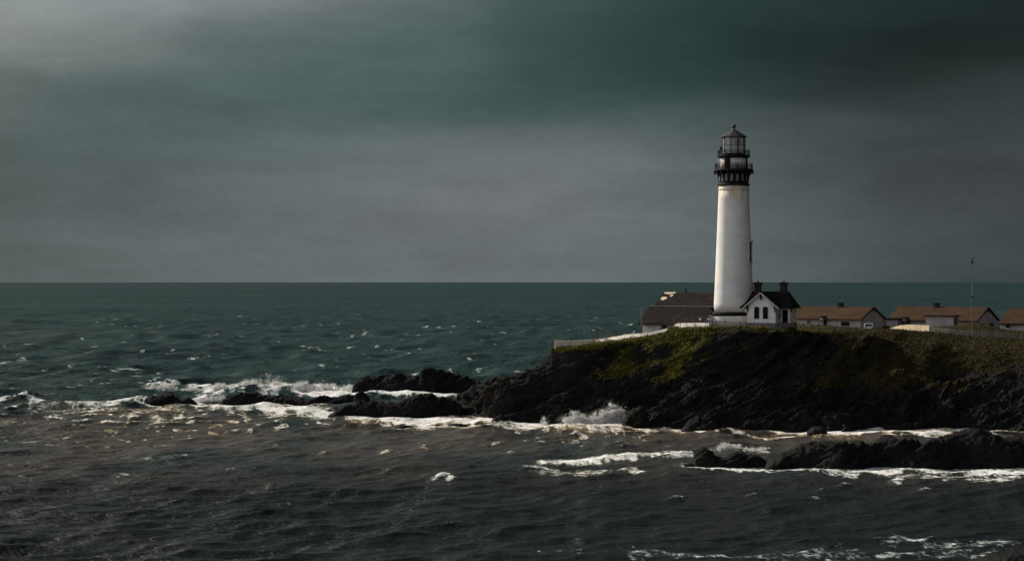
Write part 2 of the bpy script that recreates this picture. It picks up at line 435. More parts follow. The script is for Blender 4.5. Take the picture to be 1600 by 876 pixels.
# mound in front of the far cottage
Zb = Zb + 1.75 * np.exp(-((PX - 1522) / 62.0)**2 - ((Yb - 452) / 9.0)**2)
NX, NY, NZ = grid_normals(Xb, Yb, Zb)
rocky = 1 - sstep(3.7, 4.9, T) * .90
crest = (1 - sstep(855, 868, PX))
rocky = np.maximum(rocky, crest * .8)
ca, sa = math.cos(R(27)), math.sin(R(27))
A_ = Xb * ca + Zb * sa; C_ = -Xb * sa + Zb * ca
low = 1 - sstep(2.2, 3.4, T)
strata = ridged(A_ * .045, Yb * .07, C_ * .32, 5, 31, .58)
med = ridged(A_ * .07, Yb * .10, C_ * .16, 4, 5, .5)
gul = ridged((Xb * .8 - Zb * .75) * .058, Yb * .012, Zb * .03, 3, 77, .45)
fine = fbm(Xb * .55, Yb * .55, Zb * .6, 4, 91, .6)
face = sstep(2.0, 3.0, T) * (1 - sstep(4.0, 4.9, T))
def terr(a, n):
    q = a * n; f = np.floor(q); return (f + sstep(.25, .75, q - f)) / n
strata = .35 * strata + .65 * terr(strata, 3.0); med = .4 * med + .6 * terr(med, 2.5)
strata = strata - strata.mean(); med = med - med.mean(); gul = gul - gul.mean()
lowk = np.maximum(low, crest)
D = rocky * (strata * (.45 + .75 * lowk) + med * (.40 + .55 * lowk) + fine * (.18 + .22 * lowk))
D = D * sstep(-.2, 1.2, T)
G = face * gul * (1.5 + 2.2 * sstep(1130, 1260, PX))
Xh = Xb + NX * D; Yh = Yb + NY * D - G * .9; Zh = Zb + NZ * D + .25 * G * face
soft = sstep(4.3, 5.0, T) * (1 - crest)
Zh = Zh + soft * (.16 * fbm(Xb * .35, Yb * .35, 0 * Xb, 4, 201) + .35 * fbm(Xb * .07, Yb * .07, 0 * Xb, 2, 204))
NXh, NYh, NZh = grid_normals(Xh, Yh, Zh)
gn = fbm(Xh * .12, Yh * .12, Zh * .12, 4, 301, .6)
grassw = sstep(.30, .62, NZ * .75 + NZh * .25 + gn * .55 - .10) * sstep(7.5, 11.0, Zh + gn * 4)
grassw = np.maximum(grassw, soft * .95) * (1 - crest * .95)
# grass tongue that runs down the slope below the fence, and the green spurs further right
tong = np.exp(-((PX - (925 + (Zh - 6.5) * 13)) / 34.0)**2) * sstep(6.0, 9.5, Zh) * sstep(2.6, 3.2, T)
grassw = np.maximum(grassw, tong * sstep(-.35, .25, gn + .1))
bare = sstep(1085, 1135, PX) * (1 - sstep(1290, 1370, PX)) * (1 - sstep(4.55, 4.9, T))
grassw = grassw * (1 - .85 * bare)
grassw = grassw * (1 - .95 * (1 - sstep(900, 930, PX)) * (1 - sstep(4.5, 4.9, T)))
spur = (1 - .8 * sstep(1490, 1540, PX) * (1 - sstep(3.9, 4.3, T))) * sstep(1290, 1400, PX) * sstep(6.0, 9.0, Zh + gn * 3) * sstep(-.5, .05, gul)
grassw = np.maximum(grassw, spur * .9)
dry_shade_w = sstep(1330, 1480, PX) * sstep(-.2, .35, fbm(Xh * .06, Yh * .06, Zh * .1, 3, 411)) * (1 - sstep(12.6, 13.4, Zh)) * .9
dry_shade_w = np.maximum(dry_shade_w, .92 * sstep(1270, 1350, PX))  # right-hand grass darkened in its colour to stand in for shade
tanr = sstep(.22, .5, gul) * sstep(1150, 1200, PX) * (1 - sstep(1320, 1370, PX)) * sstep(4.5, 6.5, Zh) * face
grassw = np.maximum(grassw, .75 * tanr); dry_shade_w = np.maximum(dry_shade_w, tanr)
brown = sstep(1320, 1385, PX) * (1 - sstep(1490, 1545, PX)) * sstep(4, 6.5, Zh + 3 * gn) * (1 - sstep(10.5, 12.5, Zh)) * sstep(-.25, .15, fbm(Xh * .14, Yh * .14, Zh * .2, 4, 431, .6))
grassw = np.maximum(grassw, .8 * brown); dry_shade_w = np.maximum(dry_shade_w, brown)
V = np.stack([Xh, Yh, Zh], -1).reshape(-1, 3)
head = np_mesh('headland', V, grid_quads(*Xh.shape), M['headland'], attrs={'grass': grassw, 'dry': dry_shade_w})
tag(head, 'dark rocky headland with grassy top carrying the lighthouse', 'headland', kind='structure')
shore_pts = [V[(V[:, 2] > -.5)]]

def ground_z(X, Y):
    px = X / Y * F + 800
    c = int(np.clip(np.searchsorted(pxs, px), 0, len(pxs) - 1))
    s = slice(segs[0] + segs[1] + segs[2] + segs[3], None)
    return float(np.interp(Y, np.maximum.accumulate(Yh[s, c]), Zh[s, c]))
def gp(px, Y): return (gx(px, Y), Y)

# grass: blades rooted on the headland where it is green
def build_grass():
    w = (grassw * (NZh > .25) * (T < 6.1) * (PX < 1660)).ravel()
    cell = np.ones_like(w)
    near = (T.ravel() < 5.25)
    w = w * np.where(near, 1.0, .5)
    n = 60000
    idx = RNG.choice(len(w), n, p=w / w.sum())
    base = V[idx] + RNG.normal(0, .12, (n, 3)) * np.array([1, 1, 0])
    base[:, 2] -= .06
    h = RNG.uniform(.12, .36, n) * (0.6 + .8 * RNG.random(n)); h = h * (1 + .8 * sstep(.08, .38, noise(base[:, 0] * .55, base[:, 1] * .55, 0 * base[:, 0], 733))); a = RNG.uniform(0, PI, n); wd = RNG.uniform(.05, .13, n)
    dx, dy = np.cos(a) * wd, np.sin(a) * wd
    lean = RNG.normal(.10, .12, (n, 2))
    p0 = base - np.stack([dx, dy, 0 * dx], -1); p1 = base + np.stack([dx, dy, 0 * dx], -1)
    p2 = base + np.stack([lean[:, 0] * 1.4, lean[:, 1], h], -1)
    VV = np.stack([p0, p1, p2], 1).reshape(-1, 3)
    dr = np.repeat(dry_shade_w.ravel()[idx], 3)
    g = np_mesh('grass', VV, np.arange(3 * n).reshape(-1, 3), M['grass'], attrs={'dry': dr})
    tag(g, 'olive and straw coloured grass growing over the headland top', 'grass', kind='stuff')
build_grass()

# ------------------------------------------------------------------ rocks standing in the sea
def sea_rock(name, tops, base_row, depth, label, seed, group=None, rough=1.0, cat='rock'):
    Yc = yw(base_row) + depth * .5
    tx = np.array([p[0] for p in tops], float); tz = np.array([max(gz(p[1], Yc), .05) for p in tops])
    step = 1.0 if base_row < 700 else 1.4
    px = np.arange(tx[0], tx[-1] + .01, step)
    px = np.concatenate([[px[0] - 1.5], px, [px[-1] + 1.5]])
    hz = np.interp(px, tx, tz); hz[0] = hz[-1] = -.6
    zmax = hz.max()
    nv = 64
    a = np.linspace(-.25, PI + .25, nv)[:, None]
    d = depth * .5 * (.35 + .65 * np.sqrt(np.clip(hz / zmax, .02, 1)))[None, :]
    cyc = Yc + depth * .12 * np.sin(px * .05 + seed)[None, :]
    Y = cyc - d * np.sign(np.cos(a)) * np.abs(np.cos(a))**.8
    Z = np.where(np.sin(a) > 0, hz[None, :] * np.abs(np.sin(a))**.9, -1.5 * np.abs(np.sin(a)) * 2 + 0 * hz[None, :])
    Z = np.where(hz[None, :] < 0, -.8, Z)
    X = gx(px, Yc)[None, :] + 0 * Z
    nx, ny, nz = grid_normals(X, Y, Z)
    A = X * ca + Z * sa; C = -X * sa + Z * ca
    amp = np.clip(hz[None, :] / 3.6, .12, .75) * rough
    Dd = amp * (.8 * (terr(ridged(A * .12, Y * .16, C * .55, 5, seed, .58), 3.0) - 1.3) + .35 * (ridged(X * .25, Y * .25, Z * .3, 4, seed + 5, .55) - 1.05) + .28 * fbm(X * .9, Y * .9, Z, 4, seed + 9, .6))
    X = X + nx * Dd; Y = Y + ny * Dd; Z = Z + nz * Dd
    VV = np.stack([X, Y, Z], -1).reshape(-1, 3)
    o = np_mesh(name, VV, grid_quads(*X.shape), M['rock'])
    tag(o, label, cat, group)
    shore_pts.append(VV[VV[:, 2] > -.3])
    return o
sea_rock('sea_rock', [(226,623),(240,616.5),(250,617),(262,615),(274,616),(284,623),(295,621),(303,625),(310,631)], 632.5, 5, 'small black rock at the far left end of the reef, alone in surf', 3)
sea_rock('sea_rock', [(338,632),(347,625),(357,619),(378,614),(392,615),(408,617),(422,620),(440,618),(455,620),(478,622),(497,618),(520,620),(545,619),(575,623),(600,627)], 632.5, 6, 'long low black rock ridge with white breakers behind it', 12)
sea_rock('sea_rock', [(552,628),(556,616),(563,612),(572,612),(577,617),(579,628)], 633, 2.4, 'rounded dark boulder perched on the low reef', 19, rough=.5)
sea_rock('sea_rock', [(514,647),(524,641),(534,637),(556,629),(575,627),(600,631),(625,628),(640,620),(655,615),(672,616),(690,620),(705,628),(720,636)], 653, 6, 'broad low jagged reef joining the foot of the headland', 23)
sea_rock('sea_rock', [(552,602),(557,593),(575,590),(598,589),(614,584),(625,584),(642,587),(655,588),(660,578),(672,575),(686,575),(700,579),(712,584),(722,586),(735,592),(750,598),(770,606)], 612.5, 9, 'tall flat topped sea stack standing beyond the reef', 29)
sea_rock('sea_rock', [(616,668),(625,664),(640,664),(650,668)], 669.5, 2.5, 'small wet rock awash in front of the broad reef', 37)
sea_rock('sea_rock', [(670,667),(684,662.5),(692,666)], 667.5, 2, 'tiny rock awash between two larger ones in the foam', 41)
sea_rock('sea_rock', [(697,666),(708,661),(722,661.5),(732,666)], 667, 3, 'low flat rock in surf below the rocky slope', 43)
sea_rock('sea_rock', [(765,662),(772,652),(783,646),(792,650),(797,661)], 663, 4, 'pointed dark rock in the surf at the foot of the slope', 51)
sea_rock('sea_rock', [(972,664),(980,648),(990,639),(1002,638),(1010,648),(1018,660),(1036,667)], 670, 6, 'dark hump of rock beside the big splash', 47)
sea_rock('sea_rock', [(1064,671),(1075,660),(1090,652),(1105,655),(1120,663),(1132,672)], 674, 6, 'black rock wedge jutting from the foot of the dark cliff', 53)
sea_rock('sea_rock', [(1262,674),(1270,667),(1283,666),(1292,674)], 677.5, 3, 'small round rock in foam under the cliff behind the near reef', 59, rough=.6)
sea_rock('sea_rock', [(1084,722),(1088,707),(1098,702),(1110,703),(1120,709),(1132,714),(1145,707),(1165,705),(1180,710),(1192,716),(1205,724)], 730, 4, 'small black rock with surf breaking behind it, left of the near reef', 61)
sea_rock('sea_rock', [(1068,725),(1078,722.5),(1090,723),(1100,727)], 729, 2, 'low black rock nearly awash at the tip of the near reef', 67)
sea_rock('near_reef', [(1192,726),(1204,716),(1230,708),(1252,700),(1270,693),(1290,685),(1308,685),(1326,691),(1352,693),(1375,690),(1392,682),(1405,682),(1422,689),(1445,689),(1470,684),(1490,682),(1508,676),(1522,673),(1540,675),(1556,680),(1568,681),(1585,678),(1600,676),(1650,672),(1720,668),(1800,670)], 733, 9, 'long black reef crossing the lower right in front of the cliff', 71, rough=1.0, cat='reef')
sea_rock('sea_rock', [(1520,882),(1540,872),(1560,866),(1585,862),(1610,858),(1660,852),(1720,860)], 893, 7, 'dark wet rock at the bottom right corner', 83)

# ------------------------------------------------------------------ sea
def build_sea():
    pcol = np.concatenate([np.arange(-420, -60, 6.0), np.arange(-60, 1660, 1.25), np.arange(1660, 2021, 6.0)])
    rows = np.concatenate([np.arange(955, 880, -1.6), np.arange(880, 560, -.55), np.arange(560, 470, -.5), np.arange(470, 446, -.4), [445, 444, 443.4, 442.8, 442.4, 442.0, 441.7, 441.4, 441.15, 441.0]])
    Yr = yw(rows).astype(np.float64)
    dY = np.abs(np.gradient(Yr)).astype(np.float32)
    Y0 = np.repeat(Yr[:, None], len(pcol), 1).astype(np.float32)
    P0 = np.repeat(pcol[None, :], len(rows), 0).astype(np.float32)
    R0 = np.repeat(rows[:, None], len(pcol), 1).astype(np.float32)
    X0 = (P0 - 800) / F * Y0
    dX = 1.3 / F * Y0
    # --- shoreline field
    cs = .5; gx0, gy0, nxg, nyg = -190, 150, 900, 1200
    mask = np.zeros((nyg, nxg), np.float32)
    for p in shore_pts:
        i = ((p[:, 0] - gx0) / cs).astype(int); j = ((p[:, 1] - gy0) / cs).astype(int)
        ok = (i >= 0) & (i < nxg) & (j >= 0) & (j < nyg); mask[j[ok], i[ok]] = 1
    def blur(a, k):
        for ax in (0, 1):
            for _ in range(2):
                c = np.cumsum(np.pad(a, [(k + 1, k) if q == ax else (0, 0) for q in (0, 1)], mode='edge'), axis=ax)
                n = a.shape[ax]
                a = (np.take(c, np.arange(2*k+1, 2*k+1+n), axis=ax) - np.take(c, np.arange(0, n), axis=ax)) / (2*k+1)
        return a
    b1, b2 = blur(mask, 2), blur(mask, 7)
    def look(b):
        i = np.clip((X0 - gx0) / cs, 0, nxg - 1.01); j = np.clip((Y0 - gy0) / cs, 0, nyg - 1.01)
        ii, jj = i.astype(int), j.astype(int); fi, fj = i - ii, j - jj
        v = (b[jj, ii]*(1-fi) + b[jj, ii+1]*fi)*(1-fj) + (b[jj+1, ii]*(1-fi) + b[jj+1, ii+1]*fi)*fj
        return np.where((X0 > gx0) & (X0 < gx0 + cs*nxg) & (Y0 < gy0 + cs*nyg), v, 0).astype(np.float32)
    s1, s2 = look(b1), look(b2)
    shore = np.clip(s1 * 1.5, 0, 1) * .55 + np.clip(s2 * 2.4, 0, 1) * .45
    # --- waves
    H = np.zeros_like(X0); DX = np.zeros_like(X0); DY = np.zeros_like(X0)
    jxx = np.zeros_like(X0); jyy = np.zeros_like(X0); jxy = np.zeros_like(X0)
    rng = np.random.default_rng(5)
    calm = (1 - .35 * sstep(420, 300, Y0)) * (1 - .6 * np.clip(s2 * 3, 0, 1))
    comps = []
    for k in range(44):
        lam = 2.2 * (48 / 2.2) ** (k / 43.0)
        amp = .0130 * min(lam, 12.0) ** .86
        th = R(-30) + rng.normal(0, .42)            # running in from the open sea on the left towards the bay
        comps.append((lam, amp, th, rng.uniform(0, 2*PI)))
    gust = .75 + .5 * sstep(-.3, .4, fbm(X0 * .012, Y0 * .008, 0 * X0, 3, 601))
    for lam, amp, th, ph in comps:
        k = 2*PI/lam; cx, cy = math.cos(th), math.sin(th)
        fade = np.clip((lam / (abs(cy) * dY[:, None] + abs(cx) * dX + .01) - 2.0) / 2.5, 0, 1)
        a = amp * fade * calm * gust
        w = k * (cx * X0 + cy * Y0) + ph + 1.2 * np.sin(X0 * .013 + Y0 * .017 + ph)
        c, s = np.cos(w), np.sin(w); ch = 1.15
        H += a * c; DX -= ch * a * cx * s; DY -= ch * a * cy * s
        g = ch * a * k * c
        jxx -= g * cx * cx; jyy -= g * cy * cy; jxy -= g * cx * cy
    for Ly in (14., 26., 48., 90., 170., 320., 600.):       # long-crested chop and swell far out
        Lx = Ly * .55
        fd = np.clip((Ly / dY[:, None] - 1.8) / 2.0, 0, 1) * sstep(430, 620, Y0)
        if fd.max() <= 0: continue
        H += fd * min(.10 * Ly / 3.2, 1.6) * noise(X0 / Lx, Y0 / Ly, 0*X0 + Ly, 701)
    J = (1 + jxx) * (1 + jyy) - jxy ** 2
    # --- patches: sparse where wind tears crests
    n_big = fbm(X0 * .020, Y0 * .014, 0*X0, 3, 611); n_sm = fbm(X0 * .16, Y0 * .075, 0*X0, 3, 617)
    def jq(sel, lo, hi):
        a, b = np.quantile(J[sel], [lo, hi]); return sstep(b, a, J)
    caps = jq(Y0 < 480, .001, .008) * sstep(-.30, .30, n_big + .5 * n_sm) * .95
    # scattered small white horses on the open sea
    wh = noise(X0 * .035, Y0 * .022, 0*X0, 631); wh2 = noise(X0 * .27, Y0 * .11, 0*X0, 637)
    caps = caps * (1 - .65 * sstep(yw(630), yw(610), Y0))
    brk = sstep(305, 360, Y0) * (1 - sstep(425, 466, Y0)); caps = np.maximum(caps, brk * jq((Y0 > 320) & (Y0 < 450), .012, .075) * sstep(-.30, .25, n_big + .5 * n_sm) * .95)
    glint = noise(X0 * .42, Y0 * .13, 0*X0, 655) + .5 * noise(X0 * 1.1, Y0 * .3, 0*X0, 656)  # flecks: gold sun glints painted as small patches of tinted foam
    caps = np.maximum(caps, brk * sstep(.15, .47, glint) * sstep(-.30, .25, n_big + .4 * n_sm) * .9)
    far = sstep(430, 520, Y0) * (1 - .8 * sstep(900, 2600, Y0)) * (1 - sstep(4000, 9000, Y0))
    caps = np.maximum(caps, far * sstep(.33, .55, .75 * wh2 + .55 * wh) * .74)
    foam = caps
    warp = 6.0 * fbm(X0 * .05, Y0 * .03, 0*X0, 3, 641)
    lump = np.clip(.5 + fbm(X0 * .22, Y0 * .10, 0*X0, 3, 649, .6), 0, 1)
    wob = fbm(P0 * .03, R0 * 0 + 1.5, 0*P0, 4, 645, .6)
    def band(pts, th, st, lift=0.0, fray=1.0):
        """a line of breaking water through (bearing, row) points"""
        nonlocal foam, H
        xs = [p[0] for p in pts]; rs = [p[1] for p in pts]
        r = np.interp(pcol, xs, rs)[None, :] + fray * wob * min(th, 4.5) * .5
        inx = sstep(xs[0] - 12, xs[0] + 10, P0) * (1 - sstep(xs[-1] - 10, xs[-1] + 12, P0))
        tt = .55 * th * (.6 + .8 * np.clip(.5 + wob[::-1][:1] * 1.2, 0, 1.4))
        q = np.abs(R0 - r) / tt
        f = inx * st * (.86 + .5 * lump) * np.exp(-(q / 1.05)**2)
        foam = np.maximum(foam, f)
        if lift:
            H = H + lift * inx * np.exp(-((R0 - r) / (th * .9))**2) * (.7 + .6 * n_sm)
    band([(-60,631),(0,628),(30,625),(60,627),(90,630),(140,631),(200,629),(240,627)], 5, .98, .4)
    band([(225,629),(280,632),(330,634)], 4, .95)
    band([(228,604),(250,601),(285,600),(330,606),(360,608)], 4.5, 1.0, .8)
    band([(320,608),(360,606),(420,607),(480,609),(540,611),(600,612),(720,615)], 12, 1.4, .35)
    band([(300,626),(330,622),(350,618)], 9, 1.0, .15)
    band([(575,604),(600,606),(640,612)], 5, 1.0, .5)
    band([(-60,636),(100,641),(300,640)], 9, .62)
    band([(330,636),(420,637),(500,643),(560,651),(640,655)], 11, 1.15, .2)
    band([(420,645),(520,652),(600,658)], 10, .72)
    band([(600,659),(700,658),(760,660),(850,663),(900,662),(985,666)], 12, 1.2, .2)
    band([(640,668),(760,667),(860,669),(980,672)], 6, .76, .1)
    band([(885,663),(930,660),(985,664)], 9, 1.1, .4)
    band([(1000,665),(1050,663),(1085,663)], 7, .95)
    band([(990,672),(1060,673),(1110,675),(1160,678),(1240,677)], 4, .9)
    band([(1150,671),(1205,670)], 2, .9)
    band([(1238,671),(1270,673),(1330,675),(1420,676),(1505,673)], 8, .98)
    band([(845,724),(880,720),(920,717),(960,717),(1000,714),(1050,715),(1095,716)], 6, 1.0, .45)
    band([(1030,712),(1085,712)], 7, .95, .4)
    band([(815,730),(870,733),(960,733),(1010,736)], 6, .70, .1)
    band([(1120,704),(1150,702),(1205,706)], 6, 1.0, .5)
    band([(1090,732),(1150,733),(1210,734),(1330,737)], 5, .9)
    band([(1320,738),(1370,737),(1420,734),(1470,738),(1520,737),(1600,740),(1700,738)], 9, .95, .2)
    band([(1390,748),(1440,744),(1500,746),(1580,752)], 10, .72)
    band([(1500,740),(1560,745),(1640,748)], 6, .72)
    band([(1360,850),(1400,846),(1450,851),(1520,852),(1600,850)], 12, .58, .12)
    band([(980,868),(1100,869),(1250,866),(1400,870),(1560,864)], 14, .50)
    band([(800,862),(960,866)], 6, .36)
    def cap(px, row, wpx, hm, st=1.0):
        """one breaking crest: a short steep hump with foam down its face"""
        nonlocal foam, H
        slope = np.clip((P0 - px) / wpx, -1.6, 1.6)
        r = row + slope * -1.8
        e = np.exp(-(slope * 1.25)**2)
        q = (R0 - r) / 2.2
        H = H + .6 * hm * e * np.exp(-(q * .9)**2) * (.5 + 1.2 * lump)
        foam = np.maximum(foam, st * e * (1 - sstep(.25, 1.5, np.abs(q - .15))) * (.45 + .8 * lump))
    for a in [(775,694,20,.35),(795,711,15,.55),(694,750,20,.40),(681,752.5,14,.15,.85),(707,752.5,13,.15,.85),(600,704,14,.3,.8),(505,706,18,.5,.85),(1060,780,20,.45,.85),(1176,772,14,.6,.85),
              (1325,761,20,.6,.95),(1285,766,20,.3,.7),(1285,779,22,.35,.75),(275,597,26,1.0),(160,641,14,.5,.75),(40,624,26,.35,.9),(210,652,22,.35,.8),(250,651,22,.4,.85),(345,662,20,.4,.8),
              (390,672,10,.5,.8),(228,718,16,.4,.8),(275,713,30,.25,.6),(120,668,16,.3,.7),(20,660,14,.3,.65),(540,668,14,.35,.8),(470,679,20,.2,.6),(625,682,14,.3,.7),(905,690,28,.3,.75),
              (900,678,18,.3,.7),(1010,690,18,.25,.6),(735,752,22,.2,.5),(350,735,30,.25,.62),(420,757,10,.3,.75),(195,742,20,.25,.65),(460,787,18,.25,.5),(120,735,20,.2,.5),(660,700,16,.3,.65),
              (1440,765,30,.2,.6),(1480,772,24,.2,.5),(870,770,14,.2,.5),(985,724,14,.25,.7),(700,697,16,.25,.6),(430,700,22,.25,.6),(60,690,20,.25,.5),(300,685,18,.2,.6)]:
        cap(*a)
    foam = np.maximum(foam, (sstep(.12, .55, shore) * .85) * sstep(-.55, .25, n_sm + .25))
    bay = sstep(.02, .2, s2) * .5 * sstep(-.2, .4, n_sm)
    foam = np.clip(np.maximum(foam, bay), 0, 1.15)
    # silt stirred up in the bay; clear water outside the reef
    edge = yw(632) + warp * 1.6 - np.clip(X0 - 10, 0, 60) * .1
    mud = sstep(edge + 25, edge - 38, Y0) * np.clip(.80 + .95 * fbm(X0 * .045, Y0 * .018, 0*X0, 4, 651), .1, 1)
    deep = sstep(360, 245, Y0 + warp * 3)
    Z0 = H * (1 - sstep(2500, 6000, Y0))
    V = np.stack([X0 + DX, Y0 + DY, Z0], -1).reshape(-1, 3)
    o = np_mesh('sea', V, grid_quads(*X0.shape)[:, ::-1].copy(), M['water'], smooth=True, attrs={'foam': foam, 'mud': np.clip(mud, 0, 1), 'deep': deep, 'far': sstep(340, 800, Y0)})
    tag(o, 'rough teal and brown sea with whitecaps around the headland', 'sea', kind='structure')
build_sea()

# ------------------------------------------------------------------ spray thrown up where waves hit rock
TET = np.array([(1,1,1),(-1,-1,1),(-1,1,-1),(1,-1,-1)], np.float32) / 1.7
TF = np.array([(0,1,2),(0,3,1),(0,2,3),(1,3,2)])
def droplets(name, P, size, label):
    n = len(P)
    a = RNG.uniform(0, 2*PI, n); c, s = np.cos(a), np.sin(a)
    B = np.repeat(TET[None], n, 0)
    B = np.stack([B[..., 0]*c[:, None] - B[..., 1]*s[:, None], B[..., 0]*s[:, None] + B[..., 1]*c[:, None], B[..., 2]], -1)
    VV = (P[:, None, :] + B * size[:, None, None]).reshape(-1, 3)
    Q = (np.arange(n)[:, None, None] * 4 + TF[None]).reshape(-1, 3)
    o = np_mesh(name, VV, Q, M['spray'])
    return tag(o, label, 'spray', kind='stuff')
def splash(px, row, label, jets, n, size=(.02, .05), depth=1.4):
    """jets: (bearing offset, height m, half width m, lean); drops thin out towards the edges of each jet"""
    Y = yw(row); X = gx(px, Y); sc = Y / F; P = []; S = []
    tot = sum(h * w for o, h, w, l in jets)
    for (o, h, w, lean) in jets:
        per = int(n * h * w / tot)
        K = 44
        u = RNG.random(K) ** 1.25 * .95
        cx = RNG.normal(0, .5, K) * w * (1.05 - .35 * u); rad = RNG.uniform(.16, .42, K) * (1.15 - .55 * u) * min(1.3, max(h, .8) * .55)
        wt = rad ** 2 * (1.25 - .8 * u); k = RNG.choice(K, per, p=wt / wt.sum())
        sp_ = np.abs(RNG.normal(0, 1, per)) ** 1.25
        a = RNG.uniform(0, 2 * PI, per)
        x = X + o * sc + cx[k] + lean * u[k] * h + np.cos(a) * sp_ * rad[k]
        z = h * u[k] + np.sin(a) * sp_ * rad[k] * .9
        y = Y + RNG.normal(0, .35, per) * depth
        z = np.abs(z) + .03
        keep = RNG.random(per) < np.clip(.8 + 2.2 * fbm(x * 1.6, y * .3, z * 1.6, 3, 9, .6), .1, 1)
        P.append(np.stack([x, y, z], -1)[keep]); S.append(RNG.uniform(size[0], size[1], per)[keep])
    droplets('sea_spray', np.concatenate(P), np.concatenate(S), label)
splash(935, 665, 'tall white splash bursting against the headland foot', [(-36,2.6,1.3,-.1),(-24,1.8,1.5,0),(-8,1.2,1.8,0),(4,2.2,1.6,.1),(14,3.7,1.4,.12),(26,3.0,1.6,.2),(40,1.8,1.6,.2)], 210000, (.03,.06))
splash(610, 611, 'white plume in front of the flat topped sea stack', [(-14,1.6,1.6,.3),(-2,2.9,1.2,.4),(12,1.8,1.8,.45),(30,1.0,2.0,.3)], 30000, (.025,.055), 2)
splash(1140, 706, 'white spray leaping behind the small black rock', [(-14,.8,1.2,0),(-6,1.5,.9,.1),(8,1.1,1.1,.1),(30,.7,1.2,.1),(50,.7,1.2,.1)], 32000, (.02,.045), 1.2)
splash(1075, 717, 'low white surf piling up left of the black rock', [(-22,.6,1.3,.1),(-6,.9,1.3,.1),(8,1.1,.9,.1)], 14000, (.018,.04), 1.2)
splash(332, 627, 'white surge squeezed between two black reef rocks', [(-14,.8,1.4,.2),(0,1.3,1.2,.2),(14,1.6,1.2,.1)], 18000, (.025,.05), 2)
splash(420, 610, 'long line of white spume blown off the breaker', [(-180,1.4,1.5,.3),(-160,1.6,2.0,.3),(-120,.8,2.5,.2),(-75,1.6,2.6,.3),(-35,2.3,2.4,.4),(10,2.0,2.6,.4),(50,2.0,2.4,.3),(90,1.5,2.6,.3),(130,1.3,2.6,.3)], 240000, (.025,.055), 2.6)
splash(418, 607, 'faint mist drifting above the breaker', [(-26,2.6,3.6,.3),(-6,3.8,3.8,.3),(12,3.2,3.8,.3)], 20000, (.012,.03), 2.5)
splash(850, 664, 'narrow jet of foam in a cleft of the shore rocks', [(0,1.6,.45,0),(-60,.7,1.5,.1),(-80,.7,1.2,0)], 8000, (.02,.04), 1)

